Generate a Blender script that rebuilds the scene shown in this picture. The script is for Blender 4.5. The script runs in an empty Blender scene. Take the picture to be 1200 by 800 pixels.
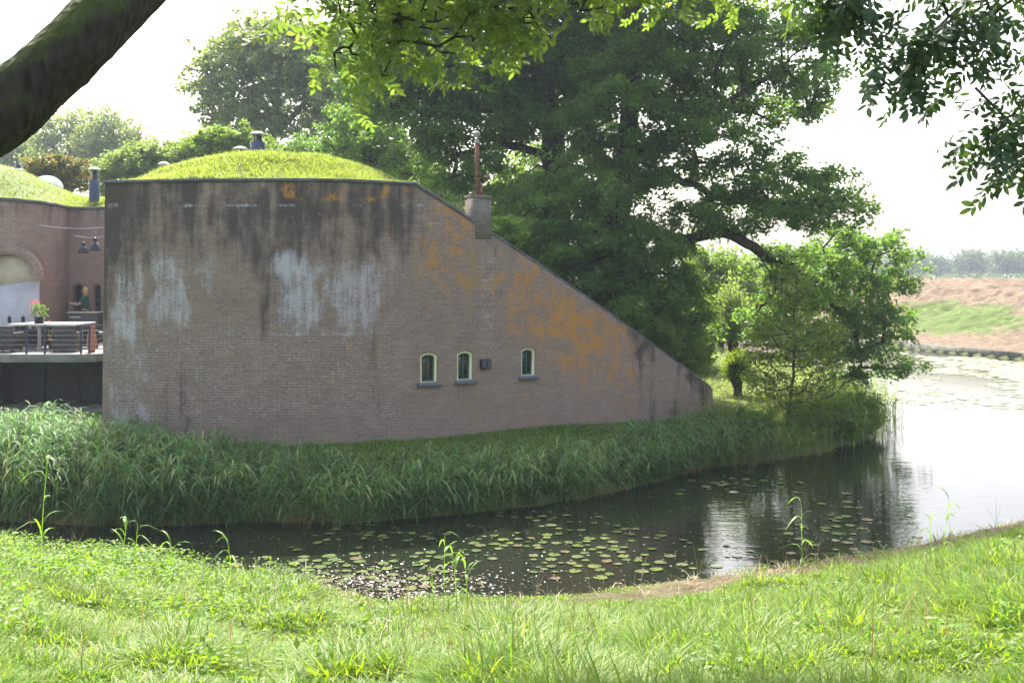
import bpy, math, random
import numpy as np
rng = np.random.default_rng(7)
random.seed(7)
PI = math.pi
sc = bpy.context.scene
COL = sc.collection
F, CX, HY, EYE = 1250.0, 600.0, 320.0, 5.0

# ---------------------------------------------------------------- helpers
def at(px, py, D):
    return np.array([(px-CX)/F*D, D, EYE-(py-HY)/F*D])
def gxy(px, D):
    return ((px-CX)/F*D, D)
def proj(x, y, z):
    y = np.maximum(y, .1)
    return CX+x/y*F, HY-(z-EYE)/y*F
def sstep(a, b, x):
    t = np.clip((np.asarray(x, float)-a)/(b-a), 0, 1)
    return t*t*(3-2*t)
def _hash(ix, iy, seed):
    n = (ix*374761393 + iy*668265263 + seed*1442695041) & 0xffffffff
    n = ((n ^ (n >> 13))*1274126177) & 0xffffffff
    return ((n ^ (n >> 16)) & 0xffff)/65535.0
def noise(x, y, seed=0):
    x = np.asarray(x, float); y = np.asarray(y, float)
    ix = np.floor(x).astype(np.int64); iy = np.floor(y).astype(np.int64)
    fx = x-ix; fy = y-iy
    fx = fx*fx*(3-2*fx); fy = fy*fy*(3-2*fy)
    a = _hash(ix, iy, seed); b = _hash(ix+1, iy, seed); c = _hash(ix, iy+1, seed); d = _hash(ix+1, iy+1, seed)
    return (a*(1-fx)+b*fx)*(1-fy)+(c*(1-fx)+d*fx)*fy
def fbm(x, y, seed=0, o=4):
    s = 0; w = .5; t = 0
    for k in range(o):
        s = s+w*noise(x*2**k, y*2**k, seed+k*17); t += w; w *= .55
    return s/t

def tag(o, label=None, cat=None, group=None, kind=None):
    if label: o['label'] = label
    if cat: o['category'] = cat
    if group: o['group'] = group
    if kind: o['kind'] = kind
    return o
def mesh_np(name, V, Fs, mats, parent=None, smooth=False, uv=None, attrs=None, mi=None):
    me = bpy.data.meshes.new(name)
    V = np.asarray(V, dtype=np.float32)
    Fs = [np.asarray(f, dtype=np.int32) for f in Fs if len(f)]
    loops = np.concatenate([f.ravel() for f in Fs])
    sizes = np.concatenate([np.full(len(f), f.shape[1], dtype=np.int32) for f in Fs])
    starts = np.concatenate([[0], np.cumsum(sizes)[:-1]]).astype(np.int32)
    me.vertices.add(len(V)); me.vertices.foreach_set('co', V.ravel())
    me.loops.add(len(loops)); me.loops.foreach_set('vertex_index', loops)
    me.polygons.add(len(sizes)); me.polygons.foreach_set('loop_start', starts)
    try: me.polygons.foreach_set('loop_total', sizes)
    except Exception: pass
    if smooth: me.polygons.foreach_set('use_smooth', np.ones(len(sizes), dtype=bool))
    if mi is not None: me.polygons.foreach_set('material_index', np.asarray(mi, dtype=np.int32))
    me.update(calc_edges=True)
    if uv is not None:
        l = me.uv_layers.new(name='UVMap')
        l.data.foreach_set('uv', np.asarray(uv, dtype=np.float32)[loops].ravel())
    if attrs:
        for k, a in attrs.items():
            at_ = me.attributes.new(k, 'FLOAT', 'POINT')
            at_.data.foreach_set('value', np.asarray(a, dtype=np.float32))
    for m in (mats if isinstance(mats, (list, tuple)) else [mats]):
        me.materials.append(m)
    o = bpy.data.objects.new(name, me); COL.objects.link(o)
    if parent is not None: o.parent = parent
    return o
def empty(name, loc=(0, 0, 0), rz=0):
    o = bpy.data.objects.new(name, None); COL.objects.link(o)
    o.location = loc; o.rotation_euler = (0, 0, rz); o.empty_display_size = .2
    return o
def copy_tree(o, parent=None):
    c = o.copy(); COL.objects.link(c); c.parent = parent
    for ch in list(o.children): copy_tree(ch, c)
    return c

class Acc:
    def __init__(s): s.V = []; s.T = []; s.Q = []; s.n = 0
    def add(s, V, Fs):
        V = np.asarray(V, float)
        for f in Fs:
            f = np.asarray(f)
            if len(f) == 0: continue
            (s.T if f.shape[1] == 3 else s.Q).append(f+s.n)
        s.V.append(V); s.n += len(V)
    def box(s, c, d, rz=0, taper=1.0):
        x, y, z = np.array(d)/2
        V = np.array([[-x,-y,-z],[x,-y,-z],[x,y,-z],[-x,y,-z],[-x*taper,-y*taper,z],[x*taper,-y*taper,z],[x*taper,y*taper,z],[-x*taper,y*taper,z]])
        ca, sa = math.cos(rz), math.sin(rz)
        R = np.array([[ca,-sa,0],[sa,ca,0],[0,0,1]])
        s.add(V@R.T+np.array(c), [np.array([[0,3,2,1],[4,5,6,7],[0,1,5,4],[1,2,6,5],[2,3,7,6],[3,0,4,7]])])
    def tube(s, P, r, n=6, cap=True):
        P = np.asarray(P, float); k = len(P); r = np.broadcast_to(np.asarray(r, float), (k,))
        d = np.gradient(P, axis=0); d /= np.linalg.norm(d, axis=1, keepdims=True)+1e-9
        up = np.array([0, 0, 1.]) if abs(d[0][2]) < .9 else np.array([1., 0, 0])
        a = np.linspace(0, 2*PI, n, endpoint=False)
        V = []
        u = np.cross(up, d[0]); u /= np.linalg.norm(u)
        for i in range(k):
            u = u-d[i]*np.dot(u, d[i]); u /= np.linalg.norm(u)+1e-9
            v = np.cross(d[i], u)
            V.append(P[i]+r[i]*(np.cos(a)[:, None]*u+np.sin(a)[:, None]*v))
        V = np.concatenate(V)
        i = np.arange(k-1)[:, None]*n; j = np.arange(n)[None]; j2 = (j+1) % n
        Q = np.stack([i+j, i+j2, i+n+j2, i+n+j], -1).reshape(-1, 4)
        fs = [Q]
        if cap:
            V = np.concatenate([V, P[:1], P[-1:]]); c0 = k*n; jj = np.arange(n); j3 = (jj+1) % n
            fs.append(np.stack([np.full(n, c0), j3, jj], -1))
            fs.append(np.stack([np.full(n, c0+1), (k-1)*n+jj, (k-1)*n+j3], -1))
        s.add(V, fs)
    def lathe(s, prof, c=(0, 0, 0), n=20):
        prof = np.asarray(prof, float); k = len(prof)
        a = np.linspace(0, 2*PI, n, endpoint=False)
        V = np.stack([prof[:, 0][:, None]*np.cos(a), prof[:, 0][:, None]*np.sin(a), np.repeat(prof[:, 1][:, None], n, 1)], -1).reshape(-1, 3)+np.array(c)
        i = np.arange(k-1)[:, None]*n; j = np.arange(n)[None]; j2 = (j+1) % n
        s.add(V, [np.stack([i+j, i+j2, i+n+j2, i+n+j], -1).reshape(-1, 4)])
    def build(s, name, mat, parent=None, smooth=False, bevel=0, **k):
        Fs = []
        if s.T: Fs.append(np.concatenate(s.T))
        if s.Q: Fs.append(np.concatenate(s.Q))
        o = mesh_np(name, np.concatenate(s.V), Fs, mat, parent, smooth, **k)
        if bevel:
            m = o.modifiers.new('b', 'BEVEL'); m.width = bevel; m.segments = 2; m.limit_method = 'ANGLE'
        return o

def inst(tV, tF, P, R, S):
    """copies of a template: P (N,3), R (N,3,3) columns = axes, S (N,) or (N,3)"""
    N = len(P); n = len(tV)
    S = np.asarray(S, float)
    if S.ndim == 1: S = S[:, None]
    L = tV[None]*S[:, None, :]
    V = np.einsum('nij,nkj->nki', R, L)+P[:, None, :]
    off = (np.arange(N)*n)[:, None, None]
    return V.reshape(-1, 3), [(f[None]+off).reshape(-1, f.shape[1]) for f in tF]
def basis(d, up):
    """x=side, y=along d, z=normal"""
    d = d/(np.linalg.norm(d, axis=1, keepdims=True)+1e-9)
    x = np.cross(d, up); x /= np.linalg.norm(x, axis=1, keepdims=True)+1e-9
    z = np.cross(x, d)
    return np.stack([x, d, z], -1)
def rdir(n, zb=0.0):
    v = rng.normal(size=(n, 3)); v /= np.linalg.norm(v, axis=1, keepdims=True); v[:, 2] += zb
    return v/np.linalg.norm(v, axis=1, keepdims=True)

LEAF = (np.array([[0, 0, 0], [-.3, .45, .10], [0, 1, -.05], [.3, .45, .10], [0, .5, 0]]),
        [np.array([[0, 4, 1], [1, 4, 2], [0, 3, 4], [3, 2, 4]])])
def leaflet_t():
    y = np.array([0, .25, .55, .8, 1.0]); w = np.array([.0, .17, .21, .13, 0])
    V = [[0, 0, 0]]
    for k in (1, 2, 3): V += [[-w[k], y[k], .04], [0, y[k], 0], [w[k], y[k], .04]]
    V += [[0, 1, -.06]]
    T = [[0, 2, 1], [0, 3, 2], [7, 8, 10], [8, 9, 10]]
    Q = [[1, 2, 5, 4], [2, 3, 6, 5], [4, 5, 8, 7], [5, 6, 9, 8]]
    return np.array(V, float), [np.array(T), np.array(Q)]
LL = leaflet_t()
def pinnate_t(n=5, L=1.0, ll=.36):
    a = Acc()
    ys = np.linspace(.22, .92, n)
    P = []; D = []
    for y in ys:
        z = -.18*y*y
        for s in (-1, 1):
            P.append([0, y*L, z]); D.append([s*.85, .55, -.25])
    P.append([0, L, -.18]); D.append([0, 1, -.35])
    P = np.array(P, float); D = np.array(D, float)+np.random.default_rng(3).normal(size=(len(D), 3))*.33
    R = basis(D, np.tile([0, 0, 1.], (len(D), 1)))
    V, Fs = inst(LL[0], LL[1], P, R, ll*np.random.default_rng(4).uniform(.7, 1.15, len(P)))
    a.add(V, Fs)
    # rachis strip
    yy = np.linspace(0, 1, 5); zz = -.18*yy*yy
    V = np.concatenate([np.stack([np.full(5, -.006), yy, zz], -1), np.stack([np.full(5, .006), yy, zz], -1)])
    a.add(V, [np.array([[i, i+5, i+6, i+1] for i in range(4)])])
    return np.concatenate(a.V), [np.concatenate(a.T), np.concatenate(a.Q)]
PIN = pinnate_t()

# ---------------------------------------------------------------- materials
def newmat(name):
    m = bpy.data.materials.new(name); m.use_nodes = True
    return m, m.node_tree.nodes, m.node_tree.links, m.node_tree.nodes['Principled BSDF']
def simple(name, col, rough=.6, metal=0, var=.12, scale=6, bump=.0, spec=.4):
    m, N, L, b = newmat(name)
    b.inputs['Roughness'].default_value = rough; b.inputs['Metallic'].default_value = metal
    b.inputs['Specular IOR Level'].default_value = spec
    tc = N.new('ShaderNodeTexCoord'); n = N.new('ShaderNodeTexNoise'); n.inputs['Scale'].default_value = scale; n.inputs['Detail'].default_value = 6
    L.new(tc.outputs['Object'], n.inputs['Vector'])
    r = N.new('ShaderNodeValToRGB'); r.color_ramp.elements[0].position = .3; r.color_ramp.elements[1].position = .7
    c = np.array(col)
    r.color_ramp.elements[0].color = (*np.clip(c*(1-var*1.6), 0, 1), 1); r.color_ramp.elements[1].color = (*np.clip(c*(1+var), 0, 1), 1)
    L.new(n.outputs['Fac'], r.inputs['Fac']); L.new(r.outputs['Color'], b.inputs['Base Color'])
    if bump:
        bp = N.new('ShaderNodeBump'); bp.inputs['Strength'].default_value = bump; bp.inputs['Distance'].default_value = .02
        L.new(n.outputs['Fac'], bp.inputs['Height']); L.new(bp.outputs['Normal'], b.inputs['Normal'])
    return m
def leafmat(name, cols, trans=.4, rough=.5, spec=.3, tcol=None):
    """cols = ramp of leaf colours picked per leaf; part of the light passes through the blade"""
    m, N, L, b = newmat(name)
    g = N.new('ShaderNodeNewGeometry'); r = N.new('ShaderNodeValToRGB'); r.color_ramp.interpolation = 'LINEAR'
    while len(r.color_ramp.elements) < len(cols): r.color_ramp.elements.new(.5)
    for i, c in enumerate(cols):
        r.color_ramp.elements[i].position = i/(len(cols)-1); r.color_ramp.elements[i].color = (*c, 1)
    L.new(g.outputs['Random Per Island'], r.inputs['Fac'])
    L.new(r.outputs['Color'], b.inputs['Base Color'])
    b.inputs['Roughness'].default_value = rough; b.inputs['Specular IOR Level'].default_value = spec
    t = N.new('ShaderNodeBsdfTranslucent'); h = N.new('ShaderNodeMix'); h.data_type = 'RGBA'; h.blend_type = 'MULTIPLY'
    h.inputs['Factor'].default_value = 1; L.new(r.outputs['Color'], h.inputs['A']); h.inputs['B'].default_value = (*(tcol or (1.9, 2.0, .7)), 1)
    L.new(h.outputs['Result'], t.inputs['Color'])
    mx = N.new('ShaderNodeMixShader'); mx.inputs['Fac'].default_value = trans
    L.new(b.outputs[0], mx.inputs[1]); L.new(t.outputs[0], mx.inputs[2]); L.new(mx.outputs[0], N['Material Output'].inputs['Surface'])
    return m
def bark(name, col, moss=None, scale=7):
    m, N, L, b = newmat(name)
    tc = N.new('ShaderNodeTexCoord'); mp = N.new('ShaderNodeMapping'); mp.inputs['Scale'].default_value = (1, 1, .35)
    L.new(tc.outputs['Object'], mp.inputs['Vector'])
    v = N.new('ShaderNodeTexVoronoi'); v.inputs['Scale'].default_value = scale*2.2; n = N.new('ShaderNodeTexNoise'); n.inputs['Scale'].default_value = scale*2; n.inputs['Detail'].default_value = 8
    L.new(mp.outputs[0], v.inputs['Vector']); L.new(mp.outputs[0], n.inputs['Vector'])
    r = N.new('ShaderNodeValToRGB'); c = np.array(col)
    r.color_ramp.elements[0].color = (*(c*.45), 1); r.color_ramp.elements[1].color = (*(c*1.5), 1); r.color_ramp.elements[0].position = .3; r.color_ramp.elements[1].position = .75
    L.new(n.outputs['Fac'], r.inputs['Fac'])
    out = r.outputs['Color']
    if moss:
        g = N.new('ShaderNodeNewGeometry'); sx = N.new('ShaderNodeSeparateXYZ'); L.new(g.outputs['Normal'], sx.inputs[0])
        n2 = N.new('ShaderNodeTexNoise'); n2.inputs['Scale'].default_value = 5; n2.inputs['Detail'].default_value = 7; L.new(tc.outputs['Object'], n2.inputs['Vector'])
        ad = N.new('ShaderNodeMath'); ad.operation = 'MULTIPLY_ADD'; ad.inputs[1].default_value = .55; L.new(sx.outputs['Z'], ad.inputs[0]); L.new(n2.outputs['Fac'], ad.inputs[2])
        r2 = N.new('ShaderNodeValToRGB'); r2.color_ramp.elements[0].position = .5; r2.color_ramp.elements[1].position = .75
        L.new(ad.outputs[0], r2.inputs['Fac'])
        mx = N.new('ShaderNodeMix'); mx.data_type = 'RGBA'; L.new(r2.outputs['Color'], mx.inputs['Factor']); L.new(out, mx.inputs['A']); mx.inputs['B'].default_value = (*moss, 1)
        out = mx.outputs['Result']
    L.new(out, b.inputs['Base Color']); b.inputs['Roughness'].default_value = .9; b.inputs['Specular IOR Level'].default_value = .2
    bp = N.new('ShaderNodeBump'); bp.inputs['Strength'].default_value = .9; bp.inputs['Distance'].default_value = .04
    ml = N.new('ShaderNodeMath'); ml.operation = 'MULTIPLY'; L.new(v.outputs['Distance'], ml.inputs[0]); L.new(n.outputs['Fac'], ml.inputs[1])
    L.new(ml.outputs[0], bp.inputs['Height']); L.new(bp.outputs['Normal'], b.inputs['Normal'])
    return m

def brickmat(name, c1, c2, mort, stains=True):
    m, N, L, b = newmat(name)
    uv = N.new('ShaderNodeUVMap'); uv.uv_map = 'UVMap'
    def tex(scale, det=5, sx=1, sy=1, rough=.6):
        mp = N.new('ShaderNodeMapping'); mp.inputs['Scale'].default_value = (sx, sy, 1); L.new(uv.outputs[0], mp.inputs['Vector'])
        n = N.new('ShaderNodeTexNoise'); n.inputs['Scale'].default_value = scale; n.inputs['Detail'].default_value = det; n.inputs['Roughness'].default_value = rough
        L.new(mp.outputs[0], n.inputs['Vector']); return n.outputs['Fac']
    def ramp(f, a, bb):
        r = N.new('ShaderNodeMapRange'); r.interpolation_type = 'SMOOTHSTEP'; r.inputs['From Min'].default_value = a; r.inputs['From Max'].default_value = bb; L.new(f, r.inputs['Value']); return r.outputs[0]
    def math_(op, a, c):
        q = N.new('ShaderNodeMath'); q.operation = op
        for i, v in enumerate((a, c)):
            if isinstance(v, (int, float)): q.inputs[i].default_value = v
            else: L.new(v, q.inputs[i])
        return q.outputs[0]
    def mix(f, a, c, mode='MIX'):
        q = N.new('ShaderNodeMix'); q.data_type = 'RGBA'; q.blend_type = mode
        for k, v in (('Factor', f), ('A', a), ('B', c)):
            if isinstance(v, tuple): q.inputs[k].default_value = (*v, 1)
            elif isinstance(v, (int, float)): q.inputs[k].default_value = v
            else: L.new(v, q.inputs[k])
        return q.outputs['Result']
    br = N.new('ShaderNodeTexBrick'); L.new(uv.outputs[0], br.inputs['Vector'])
    br.inputs['Scale'].default_value = 1; br.inputs['Brick Width'].default_value = .215; br.inputs['Row Height'].default_value = .064
    br.inputs['Mortar Size'].default_value = .0075; br.inputs['Mortar Smooth'].default_value = .3; br.inputs['Bias'].default_value = -.1
    br.inputs['Color1'].default_value = (*c1, 1); br.inputs['Color2'].default_value = (*c2, 1); br.inputs['Mortar'].default_value = (*mort, 1)
    mortmask = br.outputs['Fac']
    # eroded joints: mortar turns pale in patches, dirty elsewhere
    base = br.outputs['Color']
    big = tex(.35, 4); mid = tex(2.2, 6); fine = tex(14, 6); row = tex(1.0, 4, 1.2, 15.6)
    base = mix(math_('MULTIPLY', ramp(mid, .38, .68), .55), base, (c1[0]*.62, c1[1]*.62, c1[2]*.66))
    base = mix(math_('MULTIPLY', ramp(fine, .42, .75), .5), base, (c1[0]*1.45, c1[1]*1.4, c1[2]*1.35))
    base = mix(math_('MULTIPLY', ramp(row, .52, .72), .35), base, (c1[0]*.55, c1[1]*.55, c1[2]*.6))
    if stains:
        def attr(nm):
            a = N.new('ShaderNodeAttribute'); a.attribute_name = nm; return a.outputs['Fac']
        streak = tex(1.0, 6, 3.2, .35, .65)
        blot = tex(3.0, 7, 1, .8, .68)
        spk = tex(9.0, 5)
        # pale mortar courses
        rowsel = ramp(tex(1.0, 3, .8, 15.6), .5, .62)
        pm = math_('MULTIPLY', math_('MULTIPLY', math_('MULTIPLY', mortmask, ramp(spk, .38, .62)), ramp(attr('mortar'), .1, .7)), ramp(blot, .38, .6))
        base = mix(math_('MULTIPLY', pm, .85), base, (.46, .44, .40))
        pm2 = math_('MULTIPLY', math_('MULTIPLY', rowsel, ramp(attr('mortar'), .2, .9)), ramp(spk, .5, .68))
        base = mix(math_('MULTIPLY', pm2, .55), base, (.48, .46, .43))
        # pink clean brick
        base = mix(math_('MULTIPLY', ramp(attr('pink'), 0, 1), .3), base, (.31, .215, .17))
        # dark run-off, and the darker bands beside the chimney strip
        dk = ramp(math_('ADD', attr('dark'), math_('ADD', math_('MULTIPLY', math_('SUBTRACT', streak, .5), 2.2), math_('MULTIPLY', math_('SUBTRACT', blot, .5), 1.1))), .22, 1.0)
        base = mix(math_('MULTIPLY', dk, .82), base, (.042, .036, .036))
        streak2 = tex(1.0, 5, 9, .7, .7); spk2 = tex(22.0, 4)
        wsum = math_('ADD', math_('MULTIPLY', math_('SUBTRACT', streak2, .5), 1.3), math_('ADD', math_('MULTIPLY', math_('SUBTRACT', blot, .5), 1.3), math_('MULTIPLY', math_('SUBTRACT', spk2, .5), 1.2)))
        wh = ramp(math_('ADD', attr('white'), wsum), .36, 1.15)
        base = mix(math_('MULTIPLY', wh, .85), base, (.52, .51, .57))
        # lichen
        og = ramp(math_('ADD', attr('orange'), math_('ADD', math_('MULTIPLY', math_('SUBTRACT', spk2, .5), 2.2), math_('ADD', math_('MULTIPLY', math_('SUBTRACT', streak2, .5), 1.2), math_('MULTIPLY', math_('SUBTRACT', blot, .52), 3.0)))), .38, .95)
        base = mix(math_('MULTIPLY', og, .8), base, (.50, .23, .045))
        yl = ramp(math_('ADD', attr('yellow'), math_('MULTIPLY', math_('SUBTRACT', blot, .5), 1.4)), .3, .95)
        base = mix(math_('MULTIPLY', yl, .65), base, (.30, .23, .09))
    L.new(base, b.inputs['Base Color']); b.inputs['Roughness'].default_value = .92; b.inputs['Specular IOR Level'].default_value = .15
    bp = N.new('ShaderNodeBump'); bp.inputs['Strength'].default_value = .7; bp.inputs['Distance'].default_value = .012
    hh = math_('ADD', math_('SUBTRACT', 1.0, mortmask), math_('MULTIPLY', fine, .8))
    L.new(hh, bp.inputs['Height']); L.new(bp.outputs['Normal'], b.inputs['Normal'])
    return m

M = {}
M['brick'] = brickmat('weathered_brick', (.30, .215, .178), (.205, .155, .135), (.285, .245, .205))
M['brick2'] = brickmat('courtyard_brick', (.30, .20, .165), (.23, .16, .14), (.33, .29, .25))
M['coping'] = simple('coping_stone', (.115, .12, .135), .8, var=.35, scale=3, bump=.4)
M['cream'] = simple('cream_paint', (.88, .80, .50), .5, var=.04)
M['green_paint'] = simple('green_paint', (.02, .09, .075), .4)
M['sill'] = simple('sill_stone', (.13, .14, .17), .8, var=.2, scale=8, bump=.3)
M['black'] = simple('black_metal', (.02, .021, .028), .4)
M['navy'] = simple('blue_painted_steel', (.035, .05, .11), .45, var=.15)
M['whitecap'] = simple('pale_metal', (.62, .63, .62), .45, var=.1)
M['rust'] = simple('rusty_pipe', (.20, .085, .055), .8, var=.4, scale=9)
M['concrete'] = simple('concrete', (.25, .24, .225), .85, var=.25, scale=2, bump=.3)
M['mossconc'] = simple('mossy_concrete', (.14, .145, .11), .9, var=.4, scale=1.5, bump=.3)
M['darkwood'] = simple('dark_wood', (.022, .018, .018), .6, var=.3, scale=4)  # very dark brown wood
M['whitewash'] = simple('whitewashed_plaster', (.55, .57, .62), .85, var=.12, scale=1.6)
M['creamplaster'] = simple('cream_plaster', (.58, .52, .42), .85, var=.08)
M['wicker'] = simple('grey_wicker', (.06, .052, .055), .7, var=.35, scale=22, bump=.5)
M['greywood'] = simple('weathered_wood', (.36, .33, .29), .75, var=.2, scale=9)
M['tabletop'] = simple('pale_tabletop', (.48, .46, .42), .5, var=.06)
M['terracotta'] = simple('terracotta', (.45, .18, .10), .75, var=.15)
M['counter'] = simple('dark_counter', (.06, .062, .055), .5, var=.15)
M['dark'] = simple('near_black', (.03, .03, .035), .8)  # near-black colour; behind the doorway it stands in for interior shade
M['greenshutter'] = simple('dark_green_shutter', (.012, .05, .045), .5)
M['cable'] = simple('steel_cable', (.22, .22, .24), .5)
M['tent'] = simple('tent_fabric', (.70, .76, .74), .6, var=.08, scale=2)
M['tentg'] = simple('tent_green_fabric', (.20, .48, .42), .6, var=.1, scale=2)
M['skin'] = simple('skin', (.55, .33, .24), .5, var=.04)
M['hair'] = simple('blond_hair', (.55, .40, .20), .6, var=.2, scale=30)
M['shirt'] = simple('teal_shirt', (.02, .10, .085), .8, var=.15)
M['trousers'] = simple('dark_trousers', (.03, .03, .04), .8)
gm, N, L, b = newmat('window_glass'); b.inputs['Base Color'].default_value = (.05, .04, .03, 1); b.inputs['Roughness'].default_value = .04; b.inputs['Specular IOR Level'].default_value = .9
nz = N.new('ShaderNodeTexNoise'); nz.inputs['Scale'].default_value = 2.5; tcg = N.new('ShaderNodeTexCoord'); L.new(tcg.outputs['Object'], nz.inputs['Vector'])
rr = N.new('ShaderNodeValToRGB'); rr.color_ramp.elements[0].position = .42; rr.color_ramp.elements[0].color = (.03, .028, .025, 1); rr.color_ramp.elements[1].position = .58; rr.color_ramp.elements[1].color = (.11, .075, .045, 1)
L.new(nz.outputs['Fac'], rr.inputs['Fac']); L.new(rr.outputs['Color'], b.inputs['Base Color'])
M['glass'] = gm

def G(*c): return tuple(c)
M['oak'] = leafmat('oak_leaves', [G(.062,.145,.045), G(.085,.18,.05), G(.072,.16,.05), G(.14,.235,.055)], .52, tcol=(2.35, 2.0, .65))
M['oak2'] = leafmat('oak_leaves_bluish', [G(.055,.135,.045), G(.075,.17,.055), G(.13,.23,.055)], .52, tcol=(2.35, 2.0, .65))
M['poplar'] = leafmat('poplar_leaves', [G(.13,.17,.09), G(.18,.22,.13), G(.27,.30,.21), G(.11,.17,.06)], .45, rough=.4)
M['willow'] = leafmat('willow_leaves', [G(.17,.22,.11), G(.22,.27,.16), G(.13,.20,.07)], .5)
M['lightgreen'] = leafmat('light_green_leaves', [G(.10,.165,.04), G(.14,.21,.05), G(.18,.235,.07)], .5)
M['yellowgreen'] = leafmat('alder_leaves', [G(.09,.15,.03), G(.13,.19,.035), G(.17,.20,.055), G(.09,.13,.03)], .48)
M['redbush'] = leafmat('reddish_bush_leaves', [G(.05,.10,.03), G(.08,.14,.03), G(.12,.14,.03), G(.28,.12,.04), G(.06,.11,.03)], .35)
M['ash'] = leafmat('ash_leaves', [G(.09,.14,.035), G(.12,.17,.045), G(.15,.19,.055)], .5, tcol=(1.8, 2.0, .75))
M['ash_shaded'] = leafmat('ash_leaves_shaded', [G(.035,.07,.035), G(.05,.095,.04), G(.07,.12,.045)], .22)  # ash leaves again, with the crown's shade put into the colour
M['fartree'] = leafmat('far_tree_leaves', [G(.05,.08,.04), G(.07,.10,.05), G(.08,.12,.05)], .3)
M['shrub'] = leafmat('shrub_leaves', [G(.07,.14,.03), G(.11,.19,.035), G(.09,.16,.05)], .46)
M['grass_near'] = leafmat('meadow_grass_blades', [G(.10,.20,.016), G(.15,.26,.02), G(.20,.30,.03), G(.08,.17,.018), G(.24,.27,.08)], .55, tcol=(1.9, 1.8, .4))
M['weeds'] = leafmat('broad_weed_leaves', [G(.09,.18,.02), G(.13,.23,.025), G(.17,.26,.035)], .5, tcol=(1.8, 1.8, .5))
M['reed'] = leafmat('reed_leaves', [G(.065,.155,.055), G(.105,.21,.075), G(.18,.28,.12), G(.045,.11,.035), G(.25,.26,.12)], .36, rough=.55, spec=.18, tcol=(1.5, 1.7, .8))
M['reedy'] = leafmat('young_reed_leaves', [G(.10,.20,.03), G(.15,.26,.04)], .5)
M['straw'] = leafmat('dead_reed_straw', [G(.22,.14,.07), G(.32,.22,.12), G(.14,.09,.05)], .25, tcol=(1.2, 1.1, .8))
M['grass_pale'] = leafmat('pale_meadow_blades', [G(.18,.25,.05), G(.25,.30,.09), G(.31,.31,.14), G(.14,.22,.04)], .48, tcol=(1.6, 1.6, .6))
M['dry'] = leafmat('dry_cut_grass', [G(.22,.16,.09), G(.30,.22,.13), G(.16,.11,.065), G(.18,.20,.06)], .25, tcol=(1.2, 1.1, .8))
M['strip'] = leafmat('shaded_turf_blades', [G(.09,.19,.03), G(.13,.24,.035), G(.07,.15,.025)], .45)
M['mound'] = leafmat('roof_grass_blades', [G(.14,.20,.05), G(.20,.25,.07), G(.28,.29,.12), G(.13,.18,.05)], .45, tcol=(1.6, 1.7, .6))
M['flower'] = leafmat('red_petals', [G(.60,.06,.05), G(.75,.12,.08)], .3, tcol=(1.2, 1, 1))
M['pad'] = leafmat('lily_pad', [G(.13,.17,.05), G(.17,.19,.06), G(.10,.14,.05), G(.22,.17,.08), G(.15,.18,.06)], .12, rough=.32, spec=.6)
M['bark'] = bark('oak_bark', (.075, .058, .045))
M['bark_moss'] = bark('mossy_ash_bark', (.04, .033, .03), moss=(.055, .07, .02), scale=16)
M['barklight'] = bark('grey_bark', (.16, .14, .12))

# ---------------------------------------------------------------- terrain
NX = np.array([-400, -60, -30, -14, -9.2, -6.8, -4.1, -1.9, .66, 2.77, 5.98, 10.2, 20, 40, 100, 500.])
NYs = np.array([60, 26, 22, 20, 19.2, 18.2, 17.0, 16.0, 16.3, 17.1, 18.5, 21.3, 27, 36, 60, 260.])
def near_y(x): return np.interp(x, NX, NYs)
ISL = np.array([(-420, 60), (-80, 30), (-30, 22.6), (-16, 21.7), (-10.3, 21.5), (-7.6, 21.0), (-5.1, 21.5), (-3.2, 21.3), (-1.75, 21.9), (0, 22.7), (1.5, 23.6), (2.8, 25.0), (5.0, 27.4), (6.8, 28.4), (8.6, 29.8), (10.6, 32), (12.4, 35.7), (14.2, 41.7), (15.4, 50), (13, 58), (2, 62), (-60, 64), (-420, 110)], float)
FAR = np.array([(700, -100), (60, 30), (38, 44), (29.4, 61.3), (26.1, 71), (24.6, 78), (18, 90), (0, 98), (-80, 104), (-700, 180), (-900, 2200), (1800, 2200), (1800, -100)], float)
def sdist(x, y, poly):
    x = np.asarray(x, float); y = np.asarray(y, float)
    d = np.full(x.shape, 1e9); ins = np.zeros(x.shape, bool)
    n = len(poly)
    for i in range(n):
        a = poly[i]; b = poly[(i+1) % n]; e = b-a
        t = np.clip(((x-a[0])*e[0]+(y-a[1])*e[1])/(e@e), 0, 1)
        d = np.minimum(d, np.hypot(x-a[0]-t*e[0], y-a[1]-t*e[1]))
        c = ((a[1] > y) != (b[1] > y))
        with np.errstate(divide='ignore', invalid='ignore'):
            xi = a[0]+(y-a[1])/(e[1] if e[1] != 0 else 1e-9)*e[0]
        ins ^= (c & (x < xi))
    return np.where(ins, d, -d)
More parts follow.
